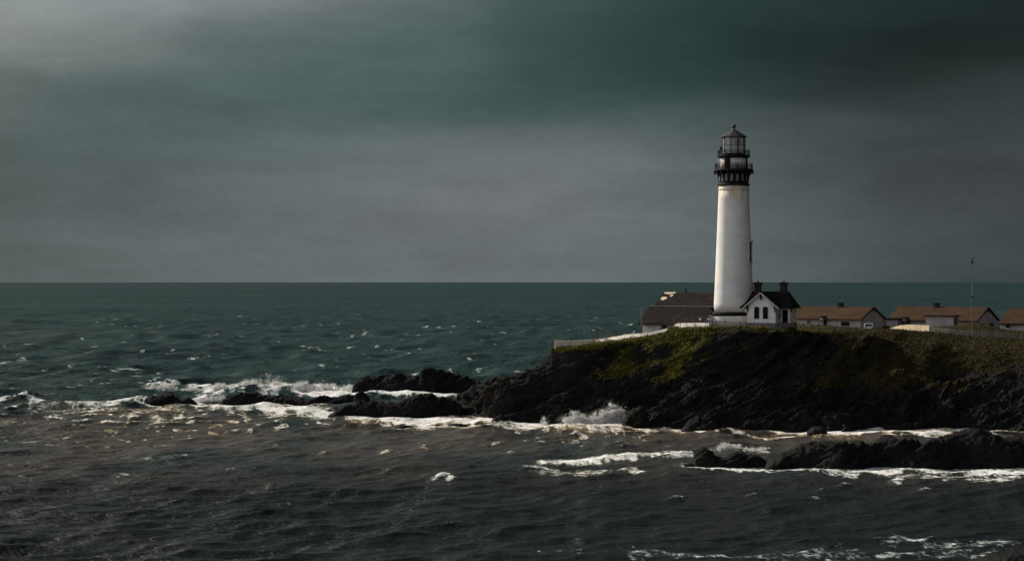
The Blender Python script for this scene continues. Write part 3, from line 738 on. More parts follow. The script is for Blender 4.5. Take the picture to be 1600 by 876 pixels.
# ------------------------------------------------------------------ lighthouse
def copy_part(o, parent, rz):
    c = o.copy(); COL.objects.link(c); c.parent = parent; c.rotation_euler = (0, 0, rz); return c
def build_lighthouse():
    Y = 400.0; s = Y / F; zb = 17.2; X = gx(1146.5, Y)
    def r(px): return px * s
    def z(row): return gz(row, Y) - zb
    L = thing('lighthouse', (X, Y, zb), 0, 'tall white tapering lighthouse tower with black lantern galleries', 'lighthouse')
    MB().lathe([(r(34.6), -1.2), (r(34.6), z(492.6)), (r(34.2), z(491))], 72).build('base_plinth', M['tower'], L, True)
    MB().lathe([(r(34.4), z(493)), (r(35.6), z(492.6)), (r(36.6), z(490.6)), (r(36.9), z(488.6)), (r(34), z(487.2)), (r(31.9), z(486.8))], 72).build('base_ledge', M['black'], L, True)
    prof = []
    for k in range(15):
        t = k / 14; row = 487.4 + (297 - 487.4) * t
        prof.append((r(31.6 + (23.6 - 31.6) * (t ** .92)), z(row)))
    MB().lathe(prof, 96).build('tower_shaft', M['tower'], L, True)
    MB().lathe([(r(23.5), z(297.2)), (r(24.3), z(296.6)), (r(24.3), z(295)), (r(23.5), z(294.4)), (r(23.5), z(290.3))], 72).build('neck_band', M['tower'], L, True)
    MB().lathe([(r(23.6), z(290.4)), (r(25.2), z(290)), (r(25.2), z(287.6)), (r(23.4), z(287)), (r(22.6), z(286)), (r(22.6), z(268.2)), (r(25), z(267.2))], 72).build('gallery_drum', M['black'], L, True)
    # pale windows round the black drum
    w = 2*PI/16
    for k in range(16):
        a = w * (k + .5) - .06
        f = MB().lathe([(r(22.9), z(283)), (r(23.0), z(283)), (r(23.0), z(272.5)), (r(22.9), z(272.5))], 4, a0=a - .10, a1=a + .10, caps=False)
        f.build('window', M['panel'], L)
    br = MB().prismx([(-r(22.7), z(285)), (-r(23.3), z(285)), (-r(24.5), z(276)), (-r(26.5), z(271.5)), (-r(30), z(269)), (-r(30.3), z(272.5)), (-r(31), z(272.5)), (-r(31), z(267.2)), (-r(22.7), z(267.2))], -.11, .11)
    b0 = br.build('bracket', M['black'], L)
    b0.rotation_euler = (0, 0, w * 0)
    for k in range(1, 16): copy_part(b0, L, w * k)
    def gallery(row_deck, rad_px, row_top, thick):
        MB().lathe([(r(18), z(row_deck) - thick), (r(rad_px + .8), z(row_deck) - thick), (r(rad_px + 1.1), z(row_deck) - thick * .5), (r(rad_px + .8), z(row_deck)), (r(18), z(row_deck))], 64).build('gallery_deck', M['black'], L, True)
        m = MB(); R0 = r(rad_px)
        for rr in (row_top, row_top + 3.2, row_top + 6.4):
            zz = z(rr); n = 48
            for k in range(n):
                p = (R0 * math.sin(2*PI*k/n), -R0 * math.cos(2*PI*k/n), zz); q = (R0 * math.sin(2*PI*(k+1)/n), -R0 * math.cos(2*PI*(k+1)/n), zz)
                m.bar(p, q, .05)
        n = 20
        for k in range(n):
            a = 2*PI*k/n; m.tube((R0*math.sin(a), -R0*math.cos(a), z(row_deck)), (R0*math.sin(a), -R0*math.cos(a), z(row_top) + .06), .045, n=6)
        for k in range(80):
            a = 2*PI*k/80; m.tube((R0*math.sin(a), -R0*math.cos(a), z(row_deck)), (R0*math.sin(a), -R0*math.cos(a), z(row_top)), .012, n=4)
        m.build('gallery_railing', M['black'], L)
    gallery(264.5, 29.3, 256, .38)
    gallery(243.2, 24.6, 235, .28)
    # watch room: white plates between black ones
    MB().lathe([(r(21.6), z(264.6)), (r(21.6), z(245.0))], 64).build('watch_room', M['white'], L, True)
    for a0, a1 in ((-.80, -.34), (.95, 1.25), (1.75, 2.2), (2.9, 3.3), (4.1, 4.5)):
        MB().lathe([(r(21.7), z(264.6)), (r(21.95), z(264.6)), (r(21.95), z(245)), (r(21.7), z(245))], 10, a0=a0, a1=a1, caps=False).build('black_plate', M['black'], L)
    MB().lathe([(r(21.7), z(263)), (r(22.05), z(263)), (r(22.05), z(257)), (r(21.7), z(257))], 3, a0=.10, a1=.19, caps=False).build('vent', M['black'], L)
    MB().lathe([(r(21.4), z(247.6)), (r(22.6), z(247.2)), (r(22.6), z(245.4)), (r(21.4), z(245))], 64).build('watch_room_cornice', M['black'], L, True)
    # lantern
    n = 10; rl = r(18.2)
    MB().lathe([(rl * 1.0, z(243.2)), (rl * 1.0, z(240.6)), (rl * .97, z(240.4))], n, a0=.25, a1=.25 + 2*PI).build('lantern_sill', M['black'], L)
    lant = MB()
    for k in range(n):
        a = .25 + 2*PI*k/n; p = (rl*.985*math.sin(a), -rl*.985*math.cos(a))
        lant.tube((*p, z(241)), (*p, z(214.6)), .055, n=6)
        a2 = .25 + 2*PI*(k+1)/n; q = (rl*.985*math.sin(a2), -rl*.985*math.cos(a2))
        for rw in (240.4, 227, 215): lant.bar((*p, z(rw)), (*q, z(rw)), .05)
    fr = lant.build('lantern_frame', M['black'], L)
    for k in range(n):
        a = .25 + 2*PI*k/n + .03; a2 = .25 + 2*PI*(k+1)/n - .03; q = rl * .96
        g = MB().add([(q*math.sin(a), -q*math.cos(a), z(240.3)), (q*math.sin(a2), -q*math.cos(a2), z(240.3)), (q*math.sin(a2), -q*math.cos(a2), z(215)), (q*math.sin(a), -q*math.cos(a), z(215))], [(0,1,2,3)])
        g.build('pane', M['lantern_glass'], fr)
    MB().lathe([(.45, z(243)), (.45, z(238)), (.22, z(237)), (.22, z(226)), (.5, z(225)), (.5, z(218)), (.1, z(217))], 16, cx=r(6)).build('lamp_pedestal', M['dark'], L, True)
    MB().lathe([(r(18.5), z(215.2)), (r(20.6), z(214.9)), (r(20.8), z(213.6)), (r(12), z(208.3)), (r(3.2), z(203.2)), (r(2.2), z(202.4)), (r(1.6), z(200.4))], 10, a0=.25, a1=.25 + 2*PI).build('lantern_roof', M['lantern_roof'], L)
    rb = 3.4
    MB().lathe([(r(1.5), z(201))] + [(r(rb * math.sin(PI * k / 10 if k else .35)), z(197.6 + rb * math.cos(PI * k / 10))) for k in range(1, 10)] + [(.05, z(194.1)), (.03, z(190.8))], 20).build('vent_ball', M['lantern_roof'], L, True)
    # whip aerial, horn and lamp on the galleries
    MB().tube((-r(27.4), -.3, z(243)), (-r(27.4), -.3, z(214)), .022, n=5).build('aerial', M['steel'], L)
    h = MB(); h.tube((-r(20.5), -.6, z(241)), (-r(20.5), -.6, z(235)), .06, n=6); h.box(-r(22), -r(19), -.9, -.3, z(235), z(229.5)); h.build('horn', M['black'], L, bevel=.04)
    h = MB(); h.bar((-r(25), -.2, z(245.5)), (-r(23.6), -.2, z(249)), .06); h.tube((-r(24.2), -.2, z(249)), (-r(24.2), -.2, z(252.6)), .16, .12, n=10); h.build('gallery_lamp', M['white'], L)
    # tall window on the right flank, with hood and sill
    a = 1.02; row0, row1 = 409, 379
    t = (487.4 - 394) / (487.4 - 297); rw = r(31.6 - 8 * t ** .92)
    wd = MB(); W = thingless = None
    def flank(mb, lx0, lx1, d0, d1, z0, z1): mb.box(lx0, lx1, -d1, -d0, z0, z1)
    frm = MB()
    flank(frm, -.62, -.45, rw - .35, rw + .22, z(row0), z(row1)); flank(frm, .45, .62, rw - .35, rw + .22, z(row0), z(row1))
    flank(frm, -.72, .72, rw - .35, rw + .34, z(row1), z(row1 - 3)); flank(frm, -.68, .68, rw - .35, rw + .30, z(row0 + 2), z(row0))
    o = frm.build('window_surround', M['grey_white'], L, bevel=.03); o.rotation_euler = (0, 0, a)
    p = MB(); flank(p, -.45, .45, rw - .3, rw + .08, z(row0), z(row1)); o2 = p.build('pane', M['glass'], o)
    # doorway plinth block catching the light on the left
    d = MB(); d.box(-.5, .5, -r(34.6) - .5, -r(33), -1.2, z(492)); o = d.build('buttress', M['tower'], L, bevel=.03); o.rotation_euler = (0, 0, R(-84))
    return L
build_lighthouse()

# ------------------------------------------------------------------ cottage in front of the tower
def arched(mb, cx, y, w, z0, z1, t):
    n = 8; pts = [(cx - w/2, z0), (cx + w/2, z0)] + [(cx + w/2 * math.cos(PI*k/n), z1 - w*.28 + w*.28 * math.sin(PI*k/n)) for k in range(n + 1)]
    mb.prism(pts, y - t, y); return mb
def build_cottage():
    Y = 392.0; s = Y / F; z0 = 16.5
    C = thing('cottage', (gx(1189.5, Y), Y, z0), R(-22), 'small white gabled cottage with black roof and two brick chimneys below the tower', 'house')
    E, Rg = 3.8, 6.1
    w = MB()
    w.prism([(-2.55, .75), (2.55, .75), (2.55, E), (0, 5.95), (-2.55, E)], 0, 3.5)
    w.box(-4.2, 4.2, 3.503, 8.0, .75, E)
    wall = w.build('wall', M['cottage'], C)
    f = MB(); f.box(-2.63, 2.63, -.08, 3.42, -1.5, .75); f.box(-4.28, 4.28, 3.43, 8.08, -1.5, .75); f.build('foundation', M['stone'], C)
    rf = MB(); t = .16
    e = .55
    sl = (Rg - E) / 2.25
    ze = E - sl * e
    # main roof: gable at the far end, hip at the near end
    y0, yr, y1 = 3.5 - e, 5.75, 8.0 + e
    xl, xr, xh = -4.75, 4.75, 3.3
    rf.slab([(xl, y0, ze), (xr, y0, ze), (xh, yr, Rg), (xl, yr, Rg)], t)
    rf.slab([(xr, y1, ze), (xl, y1, ze), (xl, yr, Rg), (xh, yr, Rg)], t)
    rf.slab([(xr, y0, ze), (xr, y1, ze), (xh, yr, Rg)], t)
    sg = (5.95 - E) / 2.55
    zg = E - sg * .7
    rf.slab([(-3.25, -.55, zg), (0, -.55, 5.98), (0, 5.2, 5.98), (-3.25, 5.2, zg)], t * .9)
    rf.slab([(3.25, -.55, zg), (3.25, 5.2, zg), (0, 5.2, 5.98), (0, -.55, 5.98)], t * .9)
    roof = rf.build('roof', M['roof_black'], C)
    # left gable closing wall
    MB().prismx([(3.6, E), (7.9, E), (5.75, Rg - .1)], -4.19, -4.0).build('gable_wall', M['cottage'], C)
    bb = MB()
    bb.bar((-3.3, -.6, zg - .02), (0, -.6, 5.97), .08, .26); bb.bar((3.3, -.6, zg - .02), (0, -.6, 5.97), .08, .26)
    bb.build('bargeboard', M['grey_white'], C)
    MB().box(-.1, .1, -.52, -.02, 4.75, 5.8).build('gable_drop', M['dark'], C)
    for x in (-2.42, 2.42):
        b = MB(); b.prismx([(-.02, 2.55), (-.02, E + .1), (-.5, E + .1), (-.5, E - .12), (-.18, 3.1)], x - .09, x + .09); b.build('bracket', M['dark'], C)
    for x in (2.2, 3.9):
        b = MB(); b.prismx([(3.48, 2.6), (3.48, E - .25), (3.0, E - .3), (3.0, E - .5), (3.32, 3.1)], x + .55 - .09, x + .55 + .09)
        if x > 3: b.build('bracket', M['dark'], C)
    for x in (-.82, .74):
        o = arched(MB(), x, 0, .98, 1.42, 3.62, .06).build('window_frame', M['grey_white'], C)
        arched(MB(), x, -.06, .84, 1.5, 3.54, .03).build('shutter', M['dark'], o)
    o = MB().box(2.55, 2.62, 1.75, 2.5, 1.35, 2.35).build('window_frame', M['grey_white'], C); MB().box(2.62, 2.65, 1.83, 2.42, 1.42, 2.28).build('pane', M['glass'], o)
    o = MB().box(2.85, 3.85, 3.42, 3.5, .75, 3.0).build('door_frame', M['timber'], C)
    d = MB().box(2.95, 3.75, 3.38, 3.42, .8, 2.9).build('door', M['dark'], o)
    o = MB().box(4.2, 4.27, 5.7, 6.3, 1.5, 2.2).build('window_frame', M['grey_white'], C); MB().box(4.27, 4.3, 5.78, 6.22, 1.57, 2.13).build('pane', M['glass'], o)
    for x in (-2.25, 2.45):
        c = MB(); c.box(x - .52, x + .52, 5.3, 6.3, 4.6, 7.35); c.box(x - .6, x + .6, 5.22, 6.38, 7.35, 7.5); c.box(x - .7, x + .7, 5.12, 6.48, 7.5, 7.78)
        ch = c.build('chimney', M['brick'], C, bevel=.02)
        MB().tube((x, 5.8, 7.78), (x, 5.8, 8.0), .2, n=10).build('chimney_pot', M['brick'], ch)
    MB().box(2.6, 2.9, 2.9, 3.3, -1, .9).build('step', M['stone'], C)
    return C
build_cottage()

# ------------------------------------------------------------------ signal building with brown shingles
def build_signal():
    Y = 407.0; z0 = 14.9; k = Y / F
    B = thing('signal_building', (gx(1004, Y), Y, z0), R(-42), 'grey walled building with two brown shingle gables left of the tower', 'building')
    Ln = 13.2
    e1, r1 = 2.15, 5.0       # front range eave, ridge
    hd = 2.75
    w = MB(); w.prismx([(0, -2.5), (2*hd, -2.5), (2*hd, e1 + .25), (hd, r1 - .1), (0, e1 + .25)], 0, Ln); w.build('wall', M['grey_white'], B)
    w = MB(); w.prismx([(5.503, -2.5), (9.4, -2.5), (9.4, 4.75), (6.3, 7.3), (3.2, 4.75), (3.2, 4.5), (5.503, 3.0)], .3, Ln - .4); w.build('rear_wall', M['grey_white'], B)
    sl = (r1 - e1 - .25) / hd; t = .14
    ov = .55
    rf = MB()
    rf.slab([(-.6, -ov, e1 + .25 - sl*ov), (Ln + .4, -ov, e1 + .25 - sl*ov), (Ln + .4, hd, r1), (-.6, hd, r1)], t)
    rf.slab([(Ln + .4, 2*hd + .3, e1 + .25 - sl*.3), (-.6, 2*hd + .3, e1 + .25 - sl*.3), (-.6, hd, r1), (Ln + .4, hd, r1)], t)
    rf.build('lower_roof', M['roof_brown'], B)
    MB().bar((-.6, hd, r1 + t), (Ln + .4, hd, r1 + t), .22, .1).build('ridge_flashing', M['flash'], B)
    rf = MB(); yr, zr = 6.3, 7.45; s2 = (zr - 4.9) / 3.4
    rf.slab([(0, 2.9, 4.9), (Ln - .1, 2.9, 4.9), (Ln - .1, yr, zr), (0, yr, zr)], t)
    rf.slab([(Ln - .1, 9.7, 4.9), (0, 9.7, 4.9), (0, yr, zr), (Ln - .1, yr, zr)], t)
    up = rf.build('upper_roof', M['roof_brown'], B)
    def onroof(x, u): return (x, 2.9 + (yr - 2.9) * u, 4.9 + (zr - 4.9) * u + t + .012)
    for pts in ([(.25, .90), (.9, .88), (1.5, .84), (2.2, .90), (2.75, .93), (2.75, 1.0), (.25, 1.0)], [(1.9, .78), (2.4, .66), (2.65, .72), (2.6, .84), (2.2, .82)], [(.35, .56), (.7, .46), (1.25, .42), (1.75, .52), (1.8, .62), (1.1, .68), (.5, .66)]):
        MB().slab([onroof(*p) for p in pts], .02).build('roof_patch', M['patch'], up)
    MB().tube((5.0, yr, zr - .2), (5.0, yr, zr + .85), .13, n=8).build('vent_pipe', M['dark'], B)
    MB().tube((.35, -.75, 1.6), (.35, -.75, 4.9), .07, n=8).build('stove_pipe', M['flash'], B)
    MB().tube((7.6, .9, 2.9), (7.6, .9, 3.5), .14, n=8).build('vent_cap', M['flash'], B)
    o = MB().box(4.3, 5.6, -.07, 0, 0.2, 1.75).build('door_frame', M['timber'], B); MB().box(4.45, 5.45, -.1, -.07, .2, 1.65).build('door', M['dark'], o)
    MB().box(-.6, Ln + .4, -ov - .1, -ov + .02, e1 + .25 - sl*ov - .12, e1 + .25 - sl*ov + .06).build('gutter', M['trim_red'], B)
    return B
build_signal()

# ------------------------------------------------------------------ long low houses behind
def long_house(name, px_left_eave, px_corner, Y, row_ground, row_eave, row_ridge, rot, depth, label, windows=(), porch=None, chim=None, vents=True, gable_windows=()):
    s = Y / F; z0 = gz(row_ground, Y)
    c, sn = math.cos(rot), math.sin(rot)
    Lg = (px_corner - px_left_eave) * s / c
    Hh = thing(name, (gx(px_corner, Y), Y, z0), -rot, label, 'house', 'long low houses behind the lighthouse')
    e = (row_ground - row_eave) * s; rg = (row_ground - row_ridge) * s; hd = depth / 2
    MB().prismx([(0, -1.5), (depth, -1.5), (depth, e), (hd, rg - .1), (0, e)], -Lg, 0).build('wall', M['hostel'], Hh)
    sl = (rg - e) / hd; ov = .45; t = .16
    rf = MB()
    rf.slab([(-Lg - .3, -ov, e - sl*ov), (.35, -ov, e - sl*ov), (.35, hd, rg), (-Lg - .3, hd, rg)], t)
    rf.slab([(.35, depth + ov, e - sl*ov), (-Lg - .3, depth + ov, e - sl*ov), (-Lg - .3, hd, rg), (.35, hd, rg)], t)
    roof = rf.build('roof', M['roof_orange'], Hh)
    b = MB(); b.bar((.40, -ov, e - sl*ov + .05), (.40, hd, rg + .06), .10, .3); b.bar((.40, depth + ov, e - sl*ov + .05), (.40, hd, rg + .06), .10, .3); b.build('bargeboard', M['trim_red'], Hh)
    MB().box(-Lg - .3, .34, -ov - .1, -ov + .01, e - sl*ov - .14, e - sl*ov + .08).build('gutter', M['trim_red'], Hh)
    if vents: MB().prismx([(hd - 1.0, rg - sl * 1.0 + .02), (hd + 1.0, rg - sl * 1.0 + .02), (hd, rg + .22)], .36, .52).build('gable_vent', M['dark'], Hh)
    for (x, w, za, zb) in windows:
        o = MB().box(x - w/2, x + w/2, -.06, 0, za, zb).build('window', M['grey_white'], Hh); MB().box(x - w/2 + .08, x + w/2 - .08, -.09, -.06, za + .08, zb - .08).build('pane', M['glass'], o)
    for (y, w, za, zb) in gable_windows:
        o = MB().box(0, .06, y - w/2, y + w/2, za, zb).build('window', M['grey_white'], Hh); MB().box(.06, .09, y - w/2 + .08, y + w/2 - .08, za + .08, zb - .08).build('pane', M['glass'], o)
    if chim is not None:
        m = MB(); m.box(chim - .5, chim + .5, hd - .45, hd + .45, rg - .6, rg + .85); m.box(chim - .58, chim + .58, hd - .53, hd + .53, rg + .85, rg + 1.0)
        m.build('chimney', M['brick'], roof)
    if porch is not None:
        x = porch; m = MB(); m.prism([(x - .7, e - .35), (x + .7, e - .35), (x, e + .3)], -1.5, 0); m.build('porch_gable', M['grey_white'], Hh)
        m = MB(); m.slab([(x - .95, -1.65, e - .45), (x, -1.65, e + .42), (x, 1.2, e + .42), (x - .95, 1.2, e - .45)], .09); m.slab([(x + .95, -1.65, e - .45), (x + .95, 1.2, e - .45), (x, 1.2, e + .42), (x, -1.65, e + .42)], .09)
        m.build('porch_roof', M['trim_red'], Hh)
        m = MB(); m.box(x - .65, x - .53, -1.45, -1.33, -.5, e - .35); m.box(x + .53, x + .65, -1.45, -1.33, -.5, e - .35); m.build('porch_post', M['timber'], Hh)
        m = MB(); m.box(x - .45, x + .45, -.05, 0, -.2, e - .35); m.build('door', M['dark'], Hh)
    return Hh
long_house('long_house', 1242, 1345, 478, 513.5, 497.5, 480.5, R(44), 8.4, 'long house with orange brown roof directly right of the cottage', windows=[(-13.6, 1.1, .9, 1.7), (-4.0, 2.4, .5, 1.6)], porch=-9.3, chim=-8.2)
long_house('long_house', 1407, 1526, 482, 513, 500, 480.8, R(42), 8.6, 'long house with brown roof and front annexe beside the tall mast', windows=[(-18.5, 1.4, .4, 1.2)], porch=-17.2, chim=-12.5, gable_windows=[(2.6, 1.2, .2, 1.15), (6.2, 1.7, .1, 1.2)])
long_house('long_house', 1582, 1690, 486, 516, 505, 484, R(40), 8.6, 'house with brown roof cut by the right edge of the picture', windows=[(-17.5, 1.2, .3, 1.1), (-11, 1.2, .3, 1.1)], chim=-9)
def build_annexe():
    Y = 466.0; s = Y / F; z0 = gz(514, Y)
    A = thing('annexe_shed', (gx(1490, Y), Y, z0), R(-25), 'flat roofed pale shed in front of the house by the mast', 'shed')
    Lg = 40 * s / math.cos(R(25)); h = (514 - 494) * s
    MB().box(-Lg, 0, 0, 4.2, -1.2, h).build('wall', M['hostel'], A)
    MB().box(-Lg - .4, .4, -.5, 4.6, h, h + .22).build('roof', M['trim_red'], A)
    d = MB().box(-.01, .05, 1.0, 2.0, 0, h - .4).build('door_frame', M['timber'], A); MB().box(.05, .08, 1.1, 1.9, 0, h - .5).build('door', M['dark'], d)
    return A
build_annexe()
def build_shed():
    Y = 490.0; s = Y / F; z0 = gz(513, Y)
    A = thing('low_shed', (gx(1388, Y), Y, z0), R(-20), 'low grey shed with dark flat roof between the two long houses', 'shed')
    Lg = 32 * s; h = (513 - 498.6) * s
    MB().box(-Lg, 2.0, 0, 4.5, -1.2, h).build('wall', M['hostel'], A)
    MB().box(-Lg - .3, 2.3, -.4, 4.9, h, h + .24).build('roof', M['dark'], A)
    MB().box(-1.4, -.5, -.06, 0, .3, h - .3).build('door', M['timber'], A)
build_shed()

# ------------------------------------------------------------------ fences
def picket_fence(px_row_Y, height, label, mat, spacing=.17, wpk=.11, group=None, posts=2.4, rails=True, name='picket_fence', closed=False, sink=.0, ht=None):
    """px_row_Y: (bearing, row of its foot, distance)"""
    pts = [Vector((gx(p, Y), Y, gz(r_, Y) - sink)) for p, r_, Y in px_row_Y]
    Fo = thing(name, pts[0], 0, label, 'fence', group)
    o0 = pts[0]
    L = [0]
    for a, b in zip(pts, pts[1:]): L.append(L[-1] + (b - a).length)
    def at(d):
        for i in range(len(pts) - 1):
            if d <= L[i+1] + 1e-6:
                u = (d - L[i]) / (L[i+1] - L[i]); return pts[i].lerp(pts[i+1], u) - o0, (pts[i+1] - pts[i]).normalized()
        return pts[-1] - o0, (pts[-1] - pts[-2]).normalized()
    hgt = (lambda d: height) if ht is None else (lambda d: float(np.interp(d / L[-1], *ht)))
    pk = MB(); d = 0
    while d <= L[-1]:
        p, dr = at(d); dr = Vector((dr.x, dr.y, 0)).normalized(); h = hgt(d) * (1 + random.uniform(-.03, .03)); a = dr * wpk / 2; nn = Vector((-dr.y, dr.x, 0)) * .012
        b = p - Vector((0, 0, .25)); tp = p + Vector((0, 0, h))
        vs = [b - a - nn, b + a - nn, tp + a - nn - Vector((0, 0, .06)), tp - nn, tp - a - nn - Vector((0, 0, .06))]
        vs2 = [v + 2 * nn for v in vs]
        pk.add(vs + vs2, [(0,1,2,3,4), (9,8,7,6,5)] + [(k, k+5, (k+1) % 5 + 5, (k+1) % 5) for k in range(5)])
        d += spacing
    pk.build('picket_panel', mat, Fo)
    n = max(2, int(L[-1] / posts) + 1)
    prev = None
    rl = MB()
    for k in range(n):
        dd = L[-1] * k / (n - 1); p, dr = at(dd); dr = Vector((dr.x, dr.y, 0)).normalized(); nn = Vector((-dr.y, dr.x, 0)) * .08
        q = p + nn; h = hgt(dd)
        MB().box(q.x - .07, q.x + .07, q.y - .07, q.y + .07, q.z - .6, q.z + h + .12).build('post', mat, Fo)
        if prev is not None and rails:
            for f in (.22, .8): rl.bar(prev[0] + Vector((0, 0, prev[1] * f)), q + Vector((0, 0, h * f)), .05, .1)
        prev = (q, h)
    if rails: rl.build('rail', mat, Fo)
    return Fo
picket_fence([(868,541.5,394),(900,541.5,401),(935,538.5,412),(965,534,405),(1000,527,397),(1030,518.5,393.5),(1042,515,392)], 1.15, 'long white picket fence running along the grassy point', M['fence'], .15, .12, ht=([0, .72, .82, .9, 1], [1.1, 1.05, .8, .45, .2]))
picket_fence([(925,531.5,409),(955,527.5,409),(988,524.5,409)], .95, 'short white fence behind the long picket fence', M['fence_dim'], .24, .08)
picket_fence([(1390,514.5,452),(1408,514,445),(1425,515,440),(1452,516.5,433)], .85, 'closed board fence coloured pale gold as if sunlit in front of the long houses', M['fence_gold'], .145, .15, posts=3, name='board_fence', ht=([0, .3, .6, 1], [.25, .75, 1.05, 1.05]))
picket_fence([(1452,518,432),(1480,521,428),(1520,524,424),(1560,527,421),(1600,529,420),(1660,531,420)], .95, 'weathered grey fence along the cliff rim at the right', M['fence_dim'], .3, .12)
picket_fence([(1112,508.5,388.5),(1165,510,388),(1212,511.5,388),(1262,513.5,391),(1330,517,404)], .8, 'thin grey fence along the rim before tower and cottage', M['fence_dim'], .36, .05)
def build_wall():
    Y = 401.0
    W = thing('retaining_wall', (gx(1054, Y), Y, gz(513, Y)), R(-56), 'low white wall on the grass left of the tower base', 'wall')
    k = Y / F; n = 6
    pts = [(0, 5.5), (5, 8.3), (12, 8.9), (25, 9.4), (38, 9.8), (50, 9.4)]
    k2 = k; k = k * 1.72; pts = [(a, b / 1.72) for a, b in pts]
    m = MB(); m.prism([(50*k, -.9)] + [(a*k, b*k) for a, b in pts[::-1]] + [(0, -.9)], -.15, .15); m.build('wall_body', M['fence'], W, bevel=.02)
    MB().box(49.2*k, 50.6*k, -.22, .22, -.9, 10*k2).build('end_pier', M['fence'], W, bevel=.02)
build_wall()
def build_rail():
    Y = 397.0; k = Y / F
    W = thing('handrail', (gx(1053, Y), Y, gz(509, Y)), 0, 'thin grey handrail with posts above the low white wall', 'railing')
    m = MB(); m.bar((0, 0, 11.6*k), (4*k, 0, 12.6*k), .07); m.bar((4*k, 0, 12.6*k), (60*k, 0, 13.6*k), .09, .12); m.bar((0, 0, 8*k), (60*k, 0, 9*k), .05); m.build('rail', M['timber'], W)
    for q in (0, 10, 20, 30, 41, 52, 60): MB().box(q*k - .05, q*k + .05, -.05, .05, -.6, 13*k).build('post', M['timber'], W)
    for q in (41.5, 54.5):
        L = thing('bulkhead_lamp', (gx(1053 + q, Y - .3), Y - .3, gz(500, Y)), 0, 'round white lamp on a short post by the handrail, %s' % ('farther from the tower' if q < 50 else 'nearest the tower'), 'lamp', 'white lamps by the handrail')
        MB().lathe([(.05, -.1), (.16, -.02), (.22, .12), (.2, .26), (.08, .34)], 14).build('lamp_globe', M['car'], L, True)
        MB().tube((0, 0, -1.4), (0, 0, -.08), .05, n=8).build('post', M['timber'], L)
build_rail()
def build_board():
    Y = 402.0; k = Y / F
    B = thing('viewing_board', (gx(989, Y), Y, gz(526, Y)), 0, 'small tilted white board on a post at the end of the fence', 'sign')
    m = MB(); m.bar((-.35, 0, .35), (.38, 0, 1.05), .55, .09, up=(0, 0, 1)); m.build('board', M['car'], B)
    MB().tube((0, 0, -.5), (0, 0, .7), .05, n=8).build('post', M['timber'], B)
build_board()

# ------------------------------------------------------------------ mast
def build_mast():
    Y = 440.0; k = Y / F; X = gx(1519, Y); zb = ground_z(X, Y)
    Mt = thing('radio_mast', (X, Y, zb), 0, 'slim tall mast with instruments on top near the right edge', 'mast')
    z = lambda row: gz(row, Y) - zb
    MB().tube((0, 0, -.5), (0, 0, z(462)), .09, .08, n=10).build('lower_pole', M['pole_tan'], Mt)
    MB().tube((0, 0, z(462)), (0, 0, z(440)),   .065, .055, n=8).build('middle_pole', M['steel'], Mt)
    MB().tube((0, 0, z(440)), (0, 0, z(411)), .04, .034, n=8).build('upper_pole', M['timber'], Mt)
    MB().tube((0, 0, z(464.5)), (0, 0, z(462)), .2, n=10).build('collar', M['dark'], Mt)
    m = MB(); m.lathe([(.1, z(412)), (.17, z(410.5)), (.17, z(408.5)), (.1, z(407)), (.05, z(406)), (.15, z(405)), (.14, z(403.6)), (.05, z(403.2))], 10); m.build('instrument_head', M['black'], Mt)
    m = MB(); m.bar((-.5, 0, z(409)), (.5, 0, z(409)), .04); m.build('crossarm', M['dark'], Mt)
build_mast()

# ------------------------------------------------------------------ parked van and a white board
def build_van():
    Y = 452.0; X = gx(1358, Y)
    Vn = thing('parked_van', (X, Y, gz(518.5, Y)), R(78), 'white van parked on the grass before the low shed', 'van')
    body = MB(); prof = [(-2.2, .35), (2.25, .35), (2.3, .95), (1.55, 1.12), (.95, 1.72), (-2.05, 1.78), (-2.25, 1.1)]
    body.prism(prof, -.88, .88); b = body.build('body', M['car'], Vn, bevel=.09)
    for y in (-.885, .885):
        s_ = 1 if y > 0 else -1
        for (a0, a1, b0, b1) in ((.1, 1.25, .15, .85), (-.95, 0, -.9, 0), (-1.95, -1.05, -1.9, -1.05)):
            MB().prism([(a0, 1.12), (a1, 1.12), (b1, 1.6), (b0, 1.6)], min(y, y + s_*.02), max(y, y + s_*.02)).build('side_window', M['glass'], b)
        for x in (-1.4, 1.45):
            wh = MB(); wh.tube((x, y - .09*s_, .34), (x, y + .04*s_, .34), .34, n=20); w = wh.build('wheel', M['rubber'], Vn)
            MB().tube((x, y + .04*s_, .34), (x, y + .055*s_, .34), .2, n=14).build('rim', M['steel'], w)
        MB().box(2.27, 2.33, y*.75 - .18, y*.75 + .18, .72, .9).build('headlight', M['panel'], Vn)
        MB().box(-2.30, -2.24, y*.85 - .08, y*.85 + .08, .75, 1.05).build('tail_light', M['trim_red'], Vn)
    MB().slab([(1.58, -.74, 1.15), (1.58, .74, 1.15), (1.02, .68, 1.68), (1.02, -.68, 1.68)], .03).build('windscreen', M['glass'], b)
    MB().add([(-2.26, -.7, 1.2), (-2.26, .7, 1.2), (-2.12, .66, 1.66), (-2.12, -.66, 1.66)], [(0,1,2,3)]).build('rear_window', M['glass'], b)
    MB().box(2.28, 2.36, -.85, .85, .36, .58).build('bumper', M['panel'], Vn)
build_van()
def build_signboard():
    Y = 440.0; k = Y / F; X = gx(1347, Y)
    S = thing('ground_sign', (X, Y, gz(518, Y)), R(10), 'small slanted white board low on the grass by the van', 'sign')
    m = MB(); m.prism([(-.42, .2), (.42, .12), (.52, .34), (-.2, .56), (-.45, .72)], -.04, .04); m.build('board', M['car'], S)
    for x in (-.3, .35): MB().box(x - .03, x + .03, .05, .1, -.5, .3).build('post', M['timber'], S)
build_signboard()

